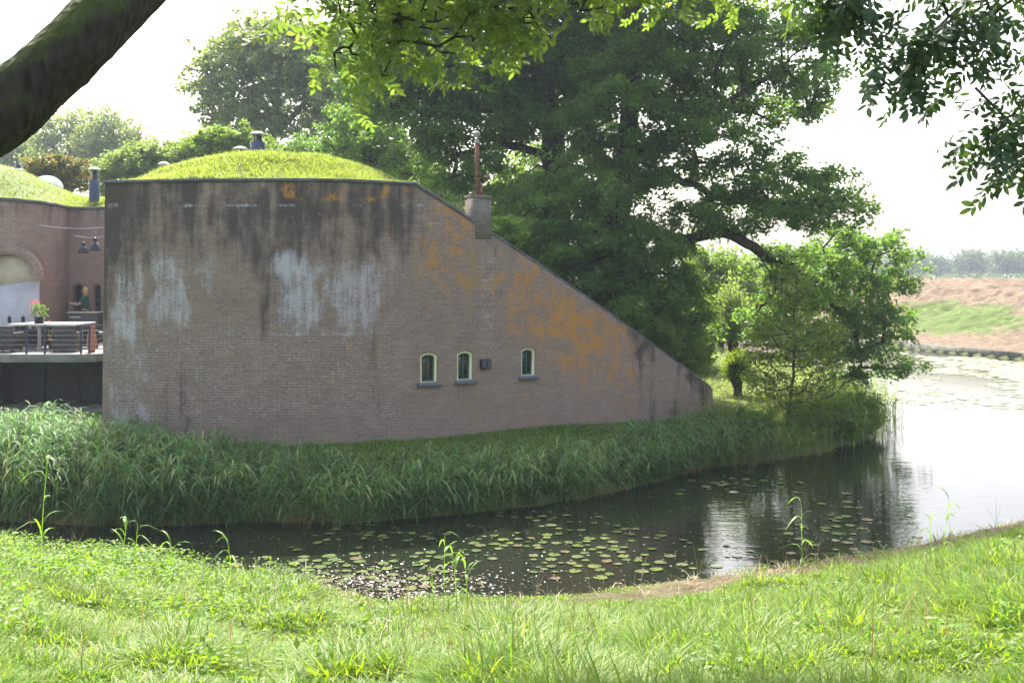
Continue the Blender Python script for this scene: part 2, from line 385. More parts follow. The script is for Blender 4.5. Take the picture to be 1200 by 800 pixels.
def height(x, y):
    x = np.asarray(x, float); y = np.asarray(y, float)
    dn = (near_y(x)-y)+.25*(fbm(x*1.1, y*1.1, 5)-.5)
    zn = .10+.16*dn+.008*dn*dn
    zn = np.where(dn > 9.5, np.minimum(zn, 2.35+(dn-9.5)*.16), zn); zn = np.minimum(zn, 3.4)
    zn = zn+(fbm(x*.8, y*.8, 9)-.5)*.22*sstep(.3, 3, dn)
    zn = np.where(dn > 0, np.minimum(zn, .02+dn*.9), -.5*sstep(0, 1.5, -dn)-.02)
    di = sdist(x, y, ISL)+.3*(fbm(x*.9, y*.9, 3)-.5)
    zi = 1.08*sstep(-.15, 3.0, di)+.55*sstep(36, 48, y)*sstep(2, 8, di)+(fbm(x*.5, y*.5, 21)-.5)*.12*sstep(2, 4, di)
    zi = np.where(di > 0, zi+.02, -.5*sstep(0, 1.5, -di)-.02)
    df = sdist(x, y, FAR)
    zf = 4.35*sstep(-4, 21, df)*np.where(df > 0, 1, 0)+(fbm(x*.25, y*.25, 31)-.5)*.7*sstep(2, 8, df)*(1-.6*sstep(25, 50, df))+(fbm(x*1.3, y*1.3, 33)-.5)*.85*sstep(1, 4, df)*(1-sstep(30, 50, df))
    zf = zf-1.1*sstep(24, 60, df)
    zf = np.where(df > 0, zf+.3*sstep(0, .3, df)*0+.02, -.5*sstep(0, 1.5, -df)-.02)
    return np.maximum(np.maximum(zn, zi), zf)
def axis(lo, a, b, hi, st):
    c = list(np.arange(a, b, st)); s = st; v = b
    while v < hi: c.append(v); s *= 1.22; v += s
    c.append(hi); l = []; s = st; v = a
    while v > lo: s *= 1.22; v -= s; l.append(max(v, lo))
    return np.array(sorted(set(l+c)))
xs = axis(-1500, -40, 52, 1500, .34); ys = axis(-60, 4, 104, 1900, .34)
XX, YY = np.meshgrid(xs, ys); ZZ = height(XX, YY)
nx, ny = len(xs), len(ys)
idx = np.arange(nx*ny).reshape(ny, nx)
Q = np.stack([idx[:-1, :-1], idx[:-1, 1:], idx[1:, 1:], idx[1:, :-1]], -1).reshape(-1, 4)
dF = sdist(XX, YY, FAR); dN = near_y(XX)-YY; dI = sdist(XX, YY, ISL)
nz1 = fbm(XX*.12+3, YY*.12, 41); nz2 = fbm(XX*.9, YY*.9, 43)
PX, PY = proj(XX, YY, ZZ)
patch = sstep(.0, .25, 1-np.hypot((PX-1125)/85, (PY-373)/22)+(nz2-.5)*.9)
earth_far = np.where(dF > 0, 1-patch, 0)*(1-sstep(24, 34, dF+(nz1-.5)*8))
earth_near = sstep(1.9, 1.1, dN+(nz2-.5)*1.6)*(dN > 0)*.95*(.5*sstep(-5, -1.5, XX)+.5*sstep(.5, 4, XX))
earth_near = np.maximum(earth_near, sstep(.62, .75, nz2)*(dN > 0)*.6)
earth = np.clip(earth_far+earth_near, 0, 1)
m, N, L, b = newmat('ground')
at1 = N.new('ShaderNodeAttribute'); at1.attribute_name = 'earth'
tc = N.new('ShaderNodeTexCoord'); n1 = N.new('ShaderNodeTexNoise'); n1.inputs['Scale'].default_value = 1.6; n1.inputs['Detail'].default_value = 9; n1.inputs['Roughness'].default_value = .7
L.new(tc.outputs['Object'], n1.inputs['Vector'])
rg = N.new('ShaderNodeValToRGB'); rg.color_ramp.elements[0].position = .3; rg.color_ramp.elements[0].color = (.05, .085, .02, 1); rg.color_ramp.elements[1].position = .7; rg.color_ramp.elements[1].color = (.13, .17, .05, 1)
re = N.new('ShaderNodeValToRGB'); re.color_ramp.elements[0].position = .3; re.color_ramp.elements[0].color = (.085, .06, .04, 1); re.color_ramp.elements[1].position = .68; re.color_ramp.elements[1].color = (.22, .165, .115, 1)
L.new(n1.outputs['Fac'], rg.inputs['Fac']); L.new(n1.outputs['Fac'], re.inputs['Fac'])
mx = N.new('ShaderNodeMix'); mx.data_type = 'RGBA'; L.new(at1.outputs['Fac'], mx.inputs['Factor']); L.new(rg.outputs['Color'], mx.inputs['A']); L.new(re.outputs['Color'], mx.inputs['B'])
L.new(mx.outputs['Result'], b.inputs['Base Color']); b.inputs['Roughness'].default_value = .95; b.inputs['Specular IOR Level'].default_value = .1
bp = N.new('ShaderNodeBump'); bp.inputs['Strength'].default_value = 1; bp.inputs['Distance'].default_value = .25; L.new(n1.outputs['Fac'], bp.inputs['Height']); L.new(bp.outputs['Normal'], b.inputs['Normal'])
M['ground'] = m
tag(mesh_np('ground', np.stack([XX, YY, ZZ], -1).reshape(-1, 3), [Q], m, smooth=True, attrs={'earth': earth.ravel()}), kind='structure')

# water
m, N, L, b = newmat('canal_water')
b.inputs['Base Color'].default_value = (.012, .015, .009, 1); b.inputs['Roughness'].default_value = .03; b.inputs['IOR'].default_value = 1.33; b.inputs['Specular IOR Level'].default_value = .5
tc = N.new('ShaderNodeTexCoord'); mp = N.new('ShaderNodeMapping'); mp.inputs['Scale'].default_value = (1, 2.2, 1); L.new(tc.outputs['Object'], mp.inputs['Vector'])
n1 = N.new('ShaderNodeTexNoise'); n1.inputs['Scale'].default_value = 1.6; n1.inputs['Detail'].default_value = 3
n2 = N.new('ShaderNodeTexNoise'); n2.inputs['Scale'].default_value = 7; n2.inputs['Detail'].default_value = 2
L.new(mp.outputs[0], n1.inputs['Vector']); L.new(mp.outputs[0], n2.inputs['Vector'])
ad = N.new('ShaderNodeMath'); ad.operation = 'MULTIPLY_ADD'; ad.inputs[1].default_value = .22; L.new(n2.outputs['Fac'], ad.inputs[0]); L.new(n1.outputs['Fac'], ad.inputs[2])
bp = N.new('ShaderNodeBump'); bp.inputs['Strength'].default_value = .075; bp.inputs['Distance'].default_value = .1; L.new(ad.outputs[0], bp.inputs['Height']); L.new(bp.outputs['Normal'], b.inputs['Normal'])
M['water'] = m
wx = np.array([-1500., 1500]); V = np.array([[-1500, -60, 0], [1500, -60, 0], [1500, 1900, 0], [-1500, 1900, 0]], float)
tag(mesh_np('water', V, [np.array([[0, 1, 2, 3]])], m), kind='structure')

# ---------------------------------------------------------------- main fort wall
kp = np.array([60, 123, 230, 350, 430, 500, 560, 617, 720, 832, 900.]); kd = np.array([25.4, 25.0, 24.55, 24.4, 24.72, 25.3, 26.1, 27.0, 28.65, 30.7, 32.2])
gpx = np.arange(40, 920, 1.0); gD = np.interp(gpx, kp, kd)
kern = np.exp(-np.linspace(-2, 2, 71)**2); kern /= kern.sum()
gDs = np.convolve(np.pad(gD, 35, mode='edge'), kern, 'valid')
gDs = np.where(gpx > 640, gD, gDs); gDs = np.where((gpx > 600) & (gpx <= 640), gDs+(gD-gDs)*(gpx-600)/40, gDs)
def wD(px): return np.interp(px, gpx, gDs)
def wtop(px):
    px = np.asarray(px, float)
    t = np.clip((px-487)/(832-487), 0, 1)
    py = 217.5+(455-217.5)*t-5*np.sin(PI*t)
    zs = EYE-(py-HY)/F*wD(px)
    return np.where(px < 487, 7.1-.03*sstep(400, 487, px), np.minimum(zs, 7.09))
wpx = np.linspace(123, 832, 420)
WX, WY = gxy(wpx, wD(wpx))
# plan curve incl. side return on the left and short return on the right
seg = np.hypot(np.diff(WX), np.diff(WY)); S = np.concatenate([[0], np.cumsum(seg)])
tx = np.gradient(WX, S); ty = np.gradient(WY, S); ln = np.hypot(tx, ty); tx /= ln; ty /= ln
onx, ony = ty, -tx                      # outward (towards the canal)
ztop = wtop(wpx)
ZB = .35
NR = 110; TH = .5
Vf = []; UV = []
for j in range(NR+1):
    z = ZB+(ztop-ZB)*j/NR
    off = .02*(ztop.max()-z)
    Vf.append(np.stack([WX+onx*off, WY+ony*off, z], -1)); UV.append(np.stack([S, z], -1))
Vf = np.array(Vf); UV = np.array(UV); nw = len(wpx)
Vb = Vf.copy(); Vb[..., 0] = (WX-onx*TH)[None]; Vb[..., 1] = (WY-ony*TH)[None]; Vb[:, 0, 0] = WX[0]+.02; Vb[:, 0, 1] = WY[0]+TH
nf = (NR+1)*nw; ii = np.arange(nf).reshape(NR+1, nw)
qf = np.stack([ii[:-1, :-1], ii[:-1, 1:], ii[1:, 1:], ii[1:, :-1]], -1).reshape(-1, 4)
qb = qf[:, ::-1]+nf
top = np.stack([ii[-1, :-1], ii[-1, 1:], ii[-1, 1:]+nf, ii[-1, :-1]+nf], -1)
bot = np.stack([ii[0, :-1], ii[0, :-1]+nf, ii[0, 1:]+nf, ii[0, 1:]], -1)
lf = np.stack([ii[:-1, 0], ii[1:, 0], ii[1:, 0]+nf, ii[:-1, 0]+nf], -1)
rt = np.stack([ii[:-1, -1], ii[:-1, -1]+nf, ii[1:, -1]+nf, ii[1:, -1]], -1)
Vw = np.concatenate([Vf.reshape(-1, 3), Vb.reshape(-1, 3)])
UVb = UV.copy(); UVb[..., 0] += .5
UVw = np.concatenate([UV.reshape(-1, 2), UVb.reshape(-1, 2)])
qx, qy = proj(Vw[:, 0], Vw[:, 1], Vw[:, 2])
def bump1(v, c, w): return np.exp(-((v-c)/w)**2)
qx0, qy0 = qx, qy
qx = qx0+26*(fbm(qx0/26, qy0/26, 201)-.5); qy = qy0+44*(fbm(qx0/14, qy0/60, 203)-.5)*sstep(245, 265, qy0)
def win(v, a, b_, s): return sstep(a-s, a+s, v)*(1-sstep(b_-s, b_+s, v))
col_n = noise(qx/9, qy/140, 71); col_n2 = noise(qx/22, qy/200, 73)
dark = .62*(1-sstep(222, 345, qy))*sstep(520, 480, qx)+.5*(fbm(qx/60, qy/60, 211)-.42)+.35*sstep(260, 140, qx)*(1-sstep(300, 400, qy))+.55*win(qx, 118, 143, 5)*(1-sstep(300, 470, qy)*.8)
dark += .35*win(qx, 222, 240, 7)*(1-sstep(280, 420, qy))+.45*win(qx, 300, 345, 14)*win(qy, 300, 400, 25)+.25*win(qx, 250, 500, 30)*win(qy, 235, 310, 15)
topy = proj(WX, WY, ztop)[1]
ty_ = np.interp(qx0, wpx, topy)
dark += sstep(735, 770, qx)*(.25+.75*(col_n-.35))*(1-sstep(40, 75, qy-ty_)*.4)
dark += sstep(480, 520, qx)*.35*(1-sstep(4, 26, qy-ty_))+(col_n2-.5)*.5+(col_n-.5)*.35
dark -= .25*win(qx0, 563, 579, 1.5)*win(qy0, 285, 425, 4); dark += .22*win(qx0, 579, 584, 1.5)*win(qy0, 285, 425, 4)+.3*win(qx0, 559, 563, 1)*win(qy0, 285, 425, 4)  # paler strip below the chimney, narrow darker band along each side
dark += .15*sstep(350, 150, qx)*sstep(300, 500, qy)
dark -= .35*sstep(430, 520, qx)*sstep(730, 700, qx)
white = .86*win(qy, 298, 388, 26)*(.85*win(qx, 175, 222, 6)+.75*win(qx, 132, 165, 6)+.7*win(qx, 230, 258, 6)*win(qy, 290, 345, 8)+.95*win(qx, 325, 378, 12)+.85*win(qx, 385, 445, 8)+.6*win(qx, 448, 475, 8)*win(qy, 300, 345, 8)+.4*win(qx, 315, 345, 8)*win(qy, 295, 325, 8))
white += .5*win(qx, 124, 175, 8)*win(qy, 370, 520, 20)*(.6+.5*noise(qx/12, qy/12, 91))+.25*win(qx, 125, 260, 20)*win(qy, 480, 530, 15)
white += .75*bump1(qy0, 240.5, 2.6)*sstep(.3, .6, noise(qx0/11, 0*qx, 77))*(qx0 < 530)+.6*bump1(qy0, 262, 2.2)*sstep(495, 500, qx0)*sstep(530, 522, qx0)+.5*bump1(qy0, 257, 2)*win(qx0, 155, 180, 4)+.45*bump1(qy0, 392, 2)*sstep(.45, .6, noise(qx0/9, 0*qx, 79))*win(qx0, 260, 450, 8)
orange = .9*win(qx, 325, 470, 18)*win(qy, 214, 237, 6)*sstep(.4, .7, noise(qx/16, qy/22, 61))+.75*win(qx, 500, 545, 15)*np.clip(1-(qy-ty_)/26, 0, 1)
orange += .40*win(qx, 490, 560, 20)*win(qy, 250, 345, 20)+.54*win(qx, 588, 750, 30)*win(qy-ty_, 0, 112, 24)*(.72+.9*bump1(qx, 668, 30)*bump1(qy, 372, 22)+.5*bump1(qx, 735, 10)*bump1(qy, 405, 24)+.45*bump1(qx, 690, 25)*bump1(qy, 410, 25))
orange += .2*win(qx, 560, 620, 20)*win(qy, 310, 360, 15)+.15*bump1(qx, 618, 5)*win(qy, 455, 510, 8)
yellow = .8*win(qx, 547, 558, 3)*win(qy, 280, 345, 20)+.55*win(qx, 548, 560, 4)*win(qy, 345, 520, 20)+.25*win(qx, 560, 580, 6)*win(qy, 436, 470, 8)
qx, qy = qx0, qy0
orange += .16*sstep(300, 420, qx)*sstep(250, 290, qy)*sstep(470, 440, qy)
mortar = .15+.7*win(qx, 564, 578, 1.5)*win(qy, 285, 425, 4)+.75*win(qx, 130, 300, 30)*win(qy, 385, 500, 14)+.85*win(qx, 270, 470, 18)*win(qy, 385, 480, 16)+1.0*win(qx, 563, 578, 2)*win(qy, 270, 425, 6)+.3*win(qx, 440, 480, 10)+.7*win(qx, 562, 578, 2)*win(qy, 420, 428, 2)
pink = .25+.55*sstep(430, 540, qx)*sstep(380, 500, qy)+.3*sstep(560, 700, qx)
wallo = mesh_np('wall', Vw, [np.concatenate([qf, qb, top, bot, lf, rt])], M['brick'], uv=UVw, attrs=dict(dark=dark, white=white, orange=orange, yellow=yellow, mortar=mortar, pink=pink))
fort = empty('brick_fort', (WX[0], WY[0], 1.0))
tag(fort, 'old brick fort with a long stained wall curving to a low end, topped by grass', 'fort')
def adopt(o, p):
    o.parent = p; o.matrix_parent_inverse = __import__('mathutils').Matrix.Translation(p.location).inverted() if p.rotation_euler.z == 0 else p.matrix_basis.inverted()
adopt(wallo, fort)

def frame_at(px):
    x = np.interp(px, wpx, WX); y = np.interp(px, wpx, WY)
    t = np.array([np.interp(px, wpx, tx), np.interp(px, wpx, ty), 0]); t /= np.linalg.norm(t)
    n = np.array([t[1], -t[0], 0])
    return np.array([x, y, 0]), t, n
def arch_outline(w, h, rise, k=9):
    """points of an opening with a segmental head, origin at bottom centre"""
    R = (w*w/4+rise*rise)/(2*rise); a = math.asin(w/2/R)
    P = [(-w/2, 0), (w/2, 0)]
    for q in np.linspace(a, -a, k): P.append((R*math.sin(q), h-R+R*math.cos(q)))
    return np.array(P)
def place(P2, d, o, t, n, z0):
    P2 = np.asarray(P2); return o+P2[:, :1]*t+np.array([0, 0, z0])+P2[:, 1:]*np.array([0, 0, 1.])+n*d
def ring(acc, outer, inner, d0, d1, o, t, n, z0):
    k = len(outer)
    V = np.concatenate([place(outer, d0, o, t, n, z0), place(inner, d0, o, t, n, z0), place(outer, d1, o, t, n, z0), place(inner, d1, o, t, n, z0)])
    q = []
    for i in range(k):
        j = (i+1) % k
        q += [[i, j, k+j, k+i], [2*k+j, 2*k+i, 3*k+i, 3*k+j], [i+k, j+k, j+3*k, i+3*k], [j, i, i+2*k, j+2*k]]
    acc.add(V, [np.array(q)])
def solid(acc, P2, d0, d1, o, t, n, z0):
    k = len(P2); V = np.concatenate([place(P2, d0, o, t, n, z0), place(P2, d1, o, t, n, z0)])
    c = len(V); V = np.concatenate([V, V[:k].mean(0)[None], V[k:].mean(0)[None]])
    T = []; q = []
    for i in range(k):
        j = (i+1) % k
        T += [[c, i, j], [c+1, k+j, k+i]]; q.append([j, i, i+k, j+k])
    acc.add(V, [np.array(T), np.array(q)])
WINS = [(501, 'green framed window with cream surround, left of the pair in the brick wall'), (543, None), (617, None)]
cutters = []
for px, _ in WINS:
    o, t, n = frame_at(px); z0 = 2.42; offw = .02*(7.1-2.8)
    W_, H_ = .46, .70
    a = Acc(); solid(a, arch_outline(W_, H_, .07), -.35, .4, o, t, n, z0); c = a.build('cutter', M['dark']); cutters.append(c)
    face = offw
    a = Acc(); ring(a, arch_outline(W_-.006, H_-.004, .07), arch_outline(W_-.115, H_-.062, .05)+np.array([0, .006]), face-.20, face-.045, o, t, n, z0)
    fr = a.build('window', M['cream'], fort); adopt(fr, fort)
    a = Acc(); iw, ih = W_-.117, H_-.066
    ring(a, arch_outline(iw, ih, .05)+np.array([0, .008]), arch_outline(iw-.06, ih-.06, .04)+np.array([0, .04]), face-.185, face-.10, o, t, n, z0)
    def bar(x0, x1, z0_, z1, d0, d1):
        solid(a, np.array([(x0, z0_), (x1, z0_), (x1, z1), (x0, z1)]), d0, d1, o, t, n, z0)
    bar(-.02, .02, .04, ih-.03, face-.182, face-.096)
    s_ = a.build('sash', M['green_paint'], fr)
    for z_ in (.24, .45):
        a = Acc(); bar(-iw/2+.03, iw/2-.03, z_-.006, z_+.006, face-.172, face-.13); a.build('glazing_bar', M['green_paint'], fr)
    a = Acc(); solid(a, arch_outline(iw-.05, ih-.05, .04)+np.array([0, .03]), face-.175, face-.15, o, t, n, z0); a.build('pane', M['glass'], fr)
    a = Acc(); solid(a, np.array([(-.31, -.10), (.31, -.10), (.31, -.003), (-.31, -.003)]), face-.06, face+.09, o, t, n, z0)
    a.build('sill', M['sill'], fr, bevel=.01)
bpy.context.view_layer.update()
import bmesh
def fixn(o_):
    bm = bmesh.new(); bm.from_mesh(o_.data); bmesh.ops.recalc_face_normals(bm, faces=bm.faces); bm.to_mesh(o_.data); bm.free(); o_.data.update()
fixn(wallo)
for c in cutters: fixn(c)
for c in cutters:
    md = wallo.modifiers.new('cut', 'BOOLEAN'); md.operation = 'DIFFERENCE'; md.object = c; md.solver = 'EXACT'
dg = bpy.context.evaluated_depsgraph_get()
nm = bpy.data.meshes.new_from_object(wallo.evaluated_get(dg), depsgraph=dg)
print('wall faces', len(wallo.data.polygons), len(nm.polygons)); wallo.modifiers.clear(); wallo.data = nm
for c in cutters: bpy.data.objects.remove(c)

# side return of the wall (towards the terrace) and back
def straight_wall(name, pts, z0, z1, mat, parent, th=.45, step=.4, smooth=False, st=None):
    pts = np.array(pts, float); d = np.hypot(*np.diff(pts, axis=0).T); s = np.concatenate([[0], np.cumsum(d)])
    zz1 = np.broadcast_to(np.asarray(z1, float), (len(pts),))
    t = np.gradient(pts, s, axis=0); t /= np.linalg.norm(t, axis=1, keepdims=True); n = np.stack([t[:, 1], -t[:, 0]], -1)
    k = len(pts)
    def row(p, z): return np.concatenate([p, np.broadcast_to(z, (k,))[:, None]], 1)
    bk = pts-n*th
    V = np.concatenate([row(pts, z0), row(pts, zz1), row(bk, z0), row(bk, zz1)])
    uv = np.concatenate([np.stack([s, np.full(k, z0)], -1), np.stack([s, zz1], -1)]*2)
    q = []
    for i in range(k-1):
        q += [[i, i+1, k+i+1, k+i], [2*k+i+1, 2*k+i, 3*k+i, 3*k+i+1], [k+i, k+i+1, 3*k+i+1, 3*k+i], [i+1, i, 2*k+i, 2*k+i+1]]
    q += [[0, k, 3*k, 2*k], [k-1, 3*k-1, 4*k-1, 2*k-1]]
    at_ = None
    o = mesh_np(name, V, [np.array(q)], mat, uv=uv, attrs=st(V) if st else None)
    adopt(o, parent); return o
straight_wall('side_wall', [(-9.6, 36.0), (-9.52, WY[0]+TH)], .35, 7.08, M['brick2'], fort)

# coping
def coping(name, X, Y, Z, nx_, ny_, ov, back, h, parent, lift=.003):
    A = np.stack([X+nx_*ov, Y+ny_*ov, Z+lift], -1); B = np.stack([X-nx_*back, Y-ny_*back, Z+lift], -1)
    V = np.concatenate([A, B, A+[0, 0, h], B+[0, 0, h]]); k = len(X); q = []
    for i in range(k-1):
        q += [[i, i+k, i+k+1, i+1], [2*k+i, 2*k+i+1, 3*k+i+1, 3*k+i], [i, i+1, 2*k+i+1, 2*k+i], [k+i+1, k+i, 3*k+i, 3*k+i+1]]
    q += [[0, 2*k, 3*k, k], [k-1, 2*k-1, 4*k-1, 3*k-1]]
    o = mesh_np(name, V, [np.array(q)], M['coping']); adopt(o, parent); return o
coping('coping', WX, WY, ztop, onx, ony, .04, .5, .07, fort)
yy = np.linspace(36, WY[0]+.5, 10)
coping('coping', np.full(10, -9.53), yy, np.full(10, 7.09), np.full(10, -1.), np.zeros(10), .05, .45, .10, fort)

# chimney
o, t, n = frame_at(565.5)
def obox(acc, o, t, n, cx, cz, cd, w, h, d):
    P2 = np.array([(cx-w/2, cz-h/2), (cx+w/2, cz-h/2), (cx+w/2, cz+h/2), (cx-w/2, cz+h/2)])
    solid(acc, P2, cd-d/2, cd+d/2, o, t, n, 0)
def uvbox(name, parts, mat, o, t, n, parent):
    a = Acc()
    for p in parts: obox(a, o, t, n, *p)
    V = np.concatenate(a.V); uv = np.stack([(V-o)@t+(V-o)@n*1.0, V[:, 2]], -1)
    ob = a.build(name, mat, uv=uv); adopt(ob, parent); return ob
M['brickc'] = brickmat('chimney_brick', (.20, .165, .14), (.15, .13, .115), (.30, .27, .24), stains=False)
chim = uvbox('chimney', [(0, 6.35, -.19, .46, 1.02, .46), (0, 6.875, -.19, .50, .07, .50)], M['brickc'], o, t, n, fort)
pb = o-n*.19
a = Acc(); a.tube([pb+[-.03, 0, 6.85], pb+[-.03, 0, 7.6], pb+[-.03, 0, 8.2]], .05, 12); a.tube([pb+[-.03, 0, 7.28], pb+[-.03, 0, 7.34]], .062, 12)
a.build('flue_pipe', M['rust'], chim, smooth=False)
a = Acc(); a.tube([pb+[.075, 0, 6.85], pb+[.075, 0, 7.22]], .04, 10); a.build('short_pipe', M['rust'], chim)
a = Acc(); a.tube([pb+[-.03, 0, 8.195], pb+[-.03, 0, 8.28]], [.075, .05], 12); a.tube([pb+[-.03, 0, 8.28], pb+[.0, 0, 8.36]], [.035, .035], 10); a.tube([pb+[-.05, 0, 8.36], pb+[-.03, 0, 8.43], pb+[-.01, 0, 8.5]], [.05, .085, .04], 12)
a.build('cowl', M['greywood'], chim)
for dx in (-.075, .075):
    a = Acc(); obox(a, o, t, n, dx, 2.78, .02*(4.3)+.05, .135, .24, .10)
    g = a.build('vent_grille', M['black'], bevel=.008); adopt(g, fort)
    a = Acc()
    for k in range(5): obox(a, o, t, n, dx, 2.70+k*.04, .02*4.3+.106, .11, .014, .012)
    g2 = a.build('louvre', M['sill']); g2.parent = g; g2.matrix_parent_inverse = g.matrix_parent_inverse.copy(); g2.matrix_parent_inverse.identity()
    g2.matrix_parent_inverse = __import__('mathutils').Matrix.Identity(4)

# ---------------------------------------------------------------- grass roof mound (earthwork behind the wall)
MU = 150; MV = 60
pxm = np.linspace(123.5, 831, MU); bx = np.interp(pxm, wpx, WX); by = np.interp(pxm, wpx, WY); bnx = np.interp(pxm, wpx, onx); bny = np.interp(pxm, wpx, ony); bz = wtop(pxm)
depth = np.interp(pxm, [123, 480, 600, 832], [11, 11, 8, 3.0])
vv = np.linspace(0, 1, MV)
dirx = np.interp(pxm, [123, 300, 832], [0.0, .0, -.15]); diry = np.sqrt(1-dirx**2)
MX = bx[None]-bnx[None]*.46+dirx[None]*depth[None]*vv[:, None]; MY = by[None]-bny[None]*.46+diry[None]*depth[None]*vv[:, None]
def mound_z(x, y):
    r = np.hypot((x+6.65)/1.0, (y-30.0)/1.15)
    z = 1.0*(1-sstep(1.3, 4.9, r))
    return z
MZ = bz[None]+.04+mound_z(MX, MY)+(fbm(MX*1.5, MY*1.5, 51)-.5)*.12*sstep(0, .1, vv)[:, None]
drop = sstep(.72, 1, vv)[:, None]
MZ = MZ*(1-drop)+(.6)*drop
MZ[-1] = .4
ii = np.arange(MU*MV).reshape(MV, MU)
qm = np.stack([ii[:-1, :-1], ii[:-1, 1:], ii[1:, 1:], ii[1:, :-1]], -1).reshape(-1, 4)
m, N, L, b = newmat('turf')
tc = N.new('ShaderNodeTexCoord'); n1 = N.new('ShaderNodeTexNoise'); n1.inputs['Scale'].default_value = 2.5; n1.inputs['Detail'].default_value = 8; L.new(tc.outputs['Object'], n1.inputs['Vector'])
rg = N.new('ShaderNodeValToRGB'); rg.color_ramp.elements[0].position = .3; rg.color_ramp.elements[0].color = (.08, .12, .03, 1); rg.color_ramp.elements[1].position = .7; rg.color_ramp.elements[1].color = (.17, .21, .06, 1)
L.new(n1.outputs['Fac'], rg.inputs['Fac']); L.new(rg.outputs['Color'], b.inputs['Base Color']); b.inputs['Roughness'].default_value = .95
M['turf'] = m
tag(mesh_np('grass_mound', np.stack([MX, MY, MZ], -1).reshape(-1, 3), [qm], M['turf'], smooth=True), kind='structure')

# ---------------------------------------------------------------- courtyard building on the left
yard = empty('courtyard_building', (-14.8, 35.5, 1.0)); tag(yard, 'lower brick building with a whitewashed arch behind the terrace, at the far left', 'building')
cp = [(-22.0, 36.5), (-19.0, 34.2), gxy(-60, 33.2), gxy(-15, 33.0), gxy(0, 33.0), gxy(18, 33.05), gxy(32, 33.3), gxy(50, 33.75), gxy(65, 34.4), gxy(74, 35.0), gxy(80, 35.6)]
cz = np.interp(np.arange(len(cp)), [0, 4, 10], [7.25, 7.25, 7.12])
cpf = np.array(cp)
# subdivide
tt = np.linspace(0, len(cp)-1, 61); cpx = np.interp(tt, range(len(cp)), cpf[:, 0]); cpy = np.interp(tt, range(len(cp)), cpf[:, 1]); cz = np.interp(tt, range(len(cp)), cz)
def ystain(V):
    nn = len(V); hx = V[:, 0]*3
    return dict(dark=.45*sstep(6.2, 7.0, V[:, 2]), white=np.full(nn, .05), orange=np.zeros(nn), yellow=np.zeros(nn), mortar=np.full(nn, .55), pink=np.full(nn, .5))
def holed_wall(name, X, Y, Ztop, z0, mat, parent, hole, rows=40, th=.4):
    """wall sheet with thickness along a plan curve; hole(s, z) marks faces left out"""
    s = np.concatenate([[0], np.cumsum(np.hypot(np.diff(X), np.diff(Y)))]); k = len(X)
    t_x = np.gradient(X, s); t_y = np.gradient(Y, s); l = np.hypot(t_x, t_y); n_x, n_y = t_y/l, -t_x/l
    zz = z0+(Ztop-z0)[None]*np.linspace(0, 1, rows+1)[:, None]
    A = np.stack([np.broadcast_to(X, zz.shape), np.broadcast_to(Y, zz.shape), zz], -1); B = np.stack([np.broadcast_to(X-n_x*th, zz.shape), np.broadcast_to(Y-n_y*th, zz.shape), zz], -1)
    uv = np.stack([np.broadcast_to(s, zz.shape), zz], -1).reshape(-1, 2); n = zz.size; ii = np.arange(n).reshape(zz.shape)
    sc_ = (s[:-1]+s[1:])/2; zc = (zz[:-1, :-1]+zz[1:, 1:])/2
    keep = ~hole(np.broadcast_to(sc_, zc.shape), zc)
    q = []
    def quad(a, b_, c, d): q.append([a, b_, c, d])
    R, K = keep.shape
    for r in range(R):
        for c in range(K):
            if not keep[r, c]: continue
            a0, a1, a2, a3 = ii[r, c], ii[r, c+1], ii[r+1, c+1], ii[r+1, c]
            quad(a0, a1, a2, a3); quad(a1+n, a0+n, a3+n, a2+n)
            if r == 0 or not keep[r-1, c]: quad(a1, a0, a0+n, a1+n)
            if r == R-1 or not keep[r+1, c]: quad(a3, a2, a2+n, a3+n)
            if c == 0 or not keep[r, c-1]: quad(a0, a3, a3+n, a0+n)
            if c == K-1 or not keep[r, c+1]: quad(a2, a1, a1+n, a2+n)
    V = np.concatenate([A.reshape(-1, 3), B.reshape(-1, 3)]); uvx = uv.copy(); uvx[:, 0] += .4
    uvb = np.concatenate([uv, uvx])
    o = mesh_np(name, V, [np.array(q)], mat, uv=uvb, attrs=ystain(V)); adopt(o, parent); return s, n_x, n_y
M['brick3'] = brickmat('courtyard_brick_stained', (.31, .21, .175), (.24, .165, .145), (.35, .31, .27))
tt2 = np.linspace(0, 60, 361); X3 = np.interp(tt2, range(61), cpx); Y3 = np.interp(tt2, range(61), cpy); Z3 = np.interp(tt2, range(61), cz)
s3 = np.concatenate([[0], np.cumsum(np.hypot(np.diff(X3), np.diff(Y3)))])
ppx = CX+X3/Y3*F
sa = np.interp(9, ppx, s3); sr = .78; zs = 4.83
def arch_hole(s, z): return ((np.abs(s-sa) < sr) & (z < zs) & (z > 2.82)) | (np.hypot(s-sa, z-zs) < sr)
ring_ = holed_wall('curved_wall', X3, Y3, Z3, .4, M['brick3'], yard, arch_hole, rows=110)
ix = np.argmin(abs(s3-sa)); t3 = np.array([X3[ix+3]-X3[ix-3], Y3[ix+3]-Y3[ix-3], 0]); t3 /= np.linalg.norm(t3); n3 = np.array([t3[1], -t3[0], 0]); o3 = np.array([X3[ix], Y3[ix], 0])
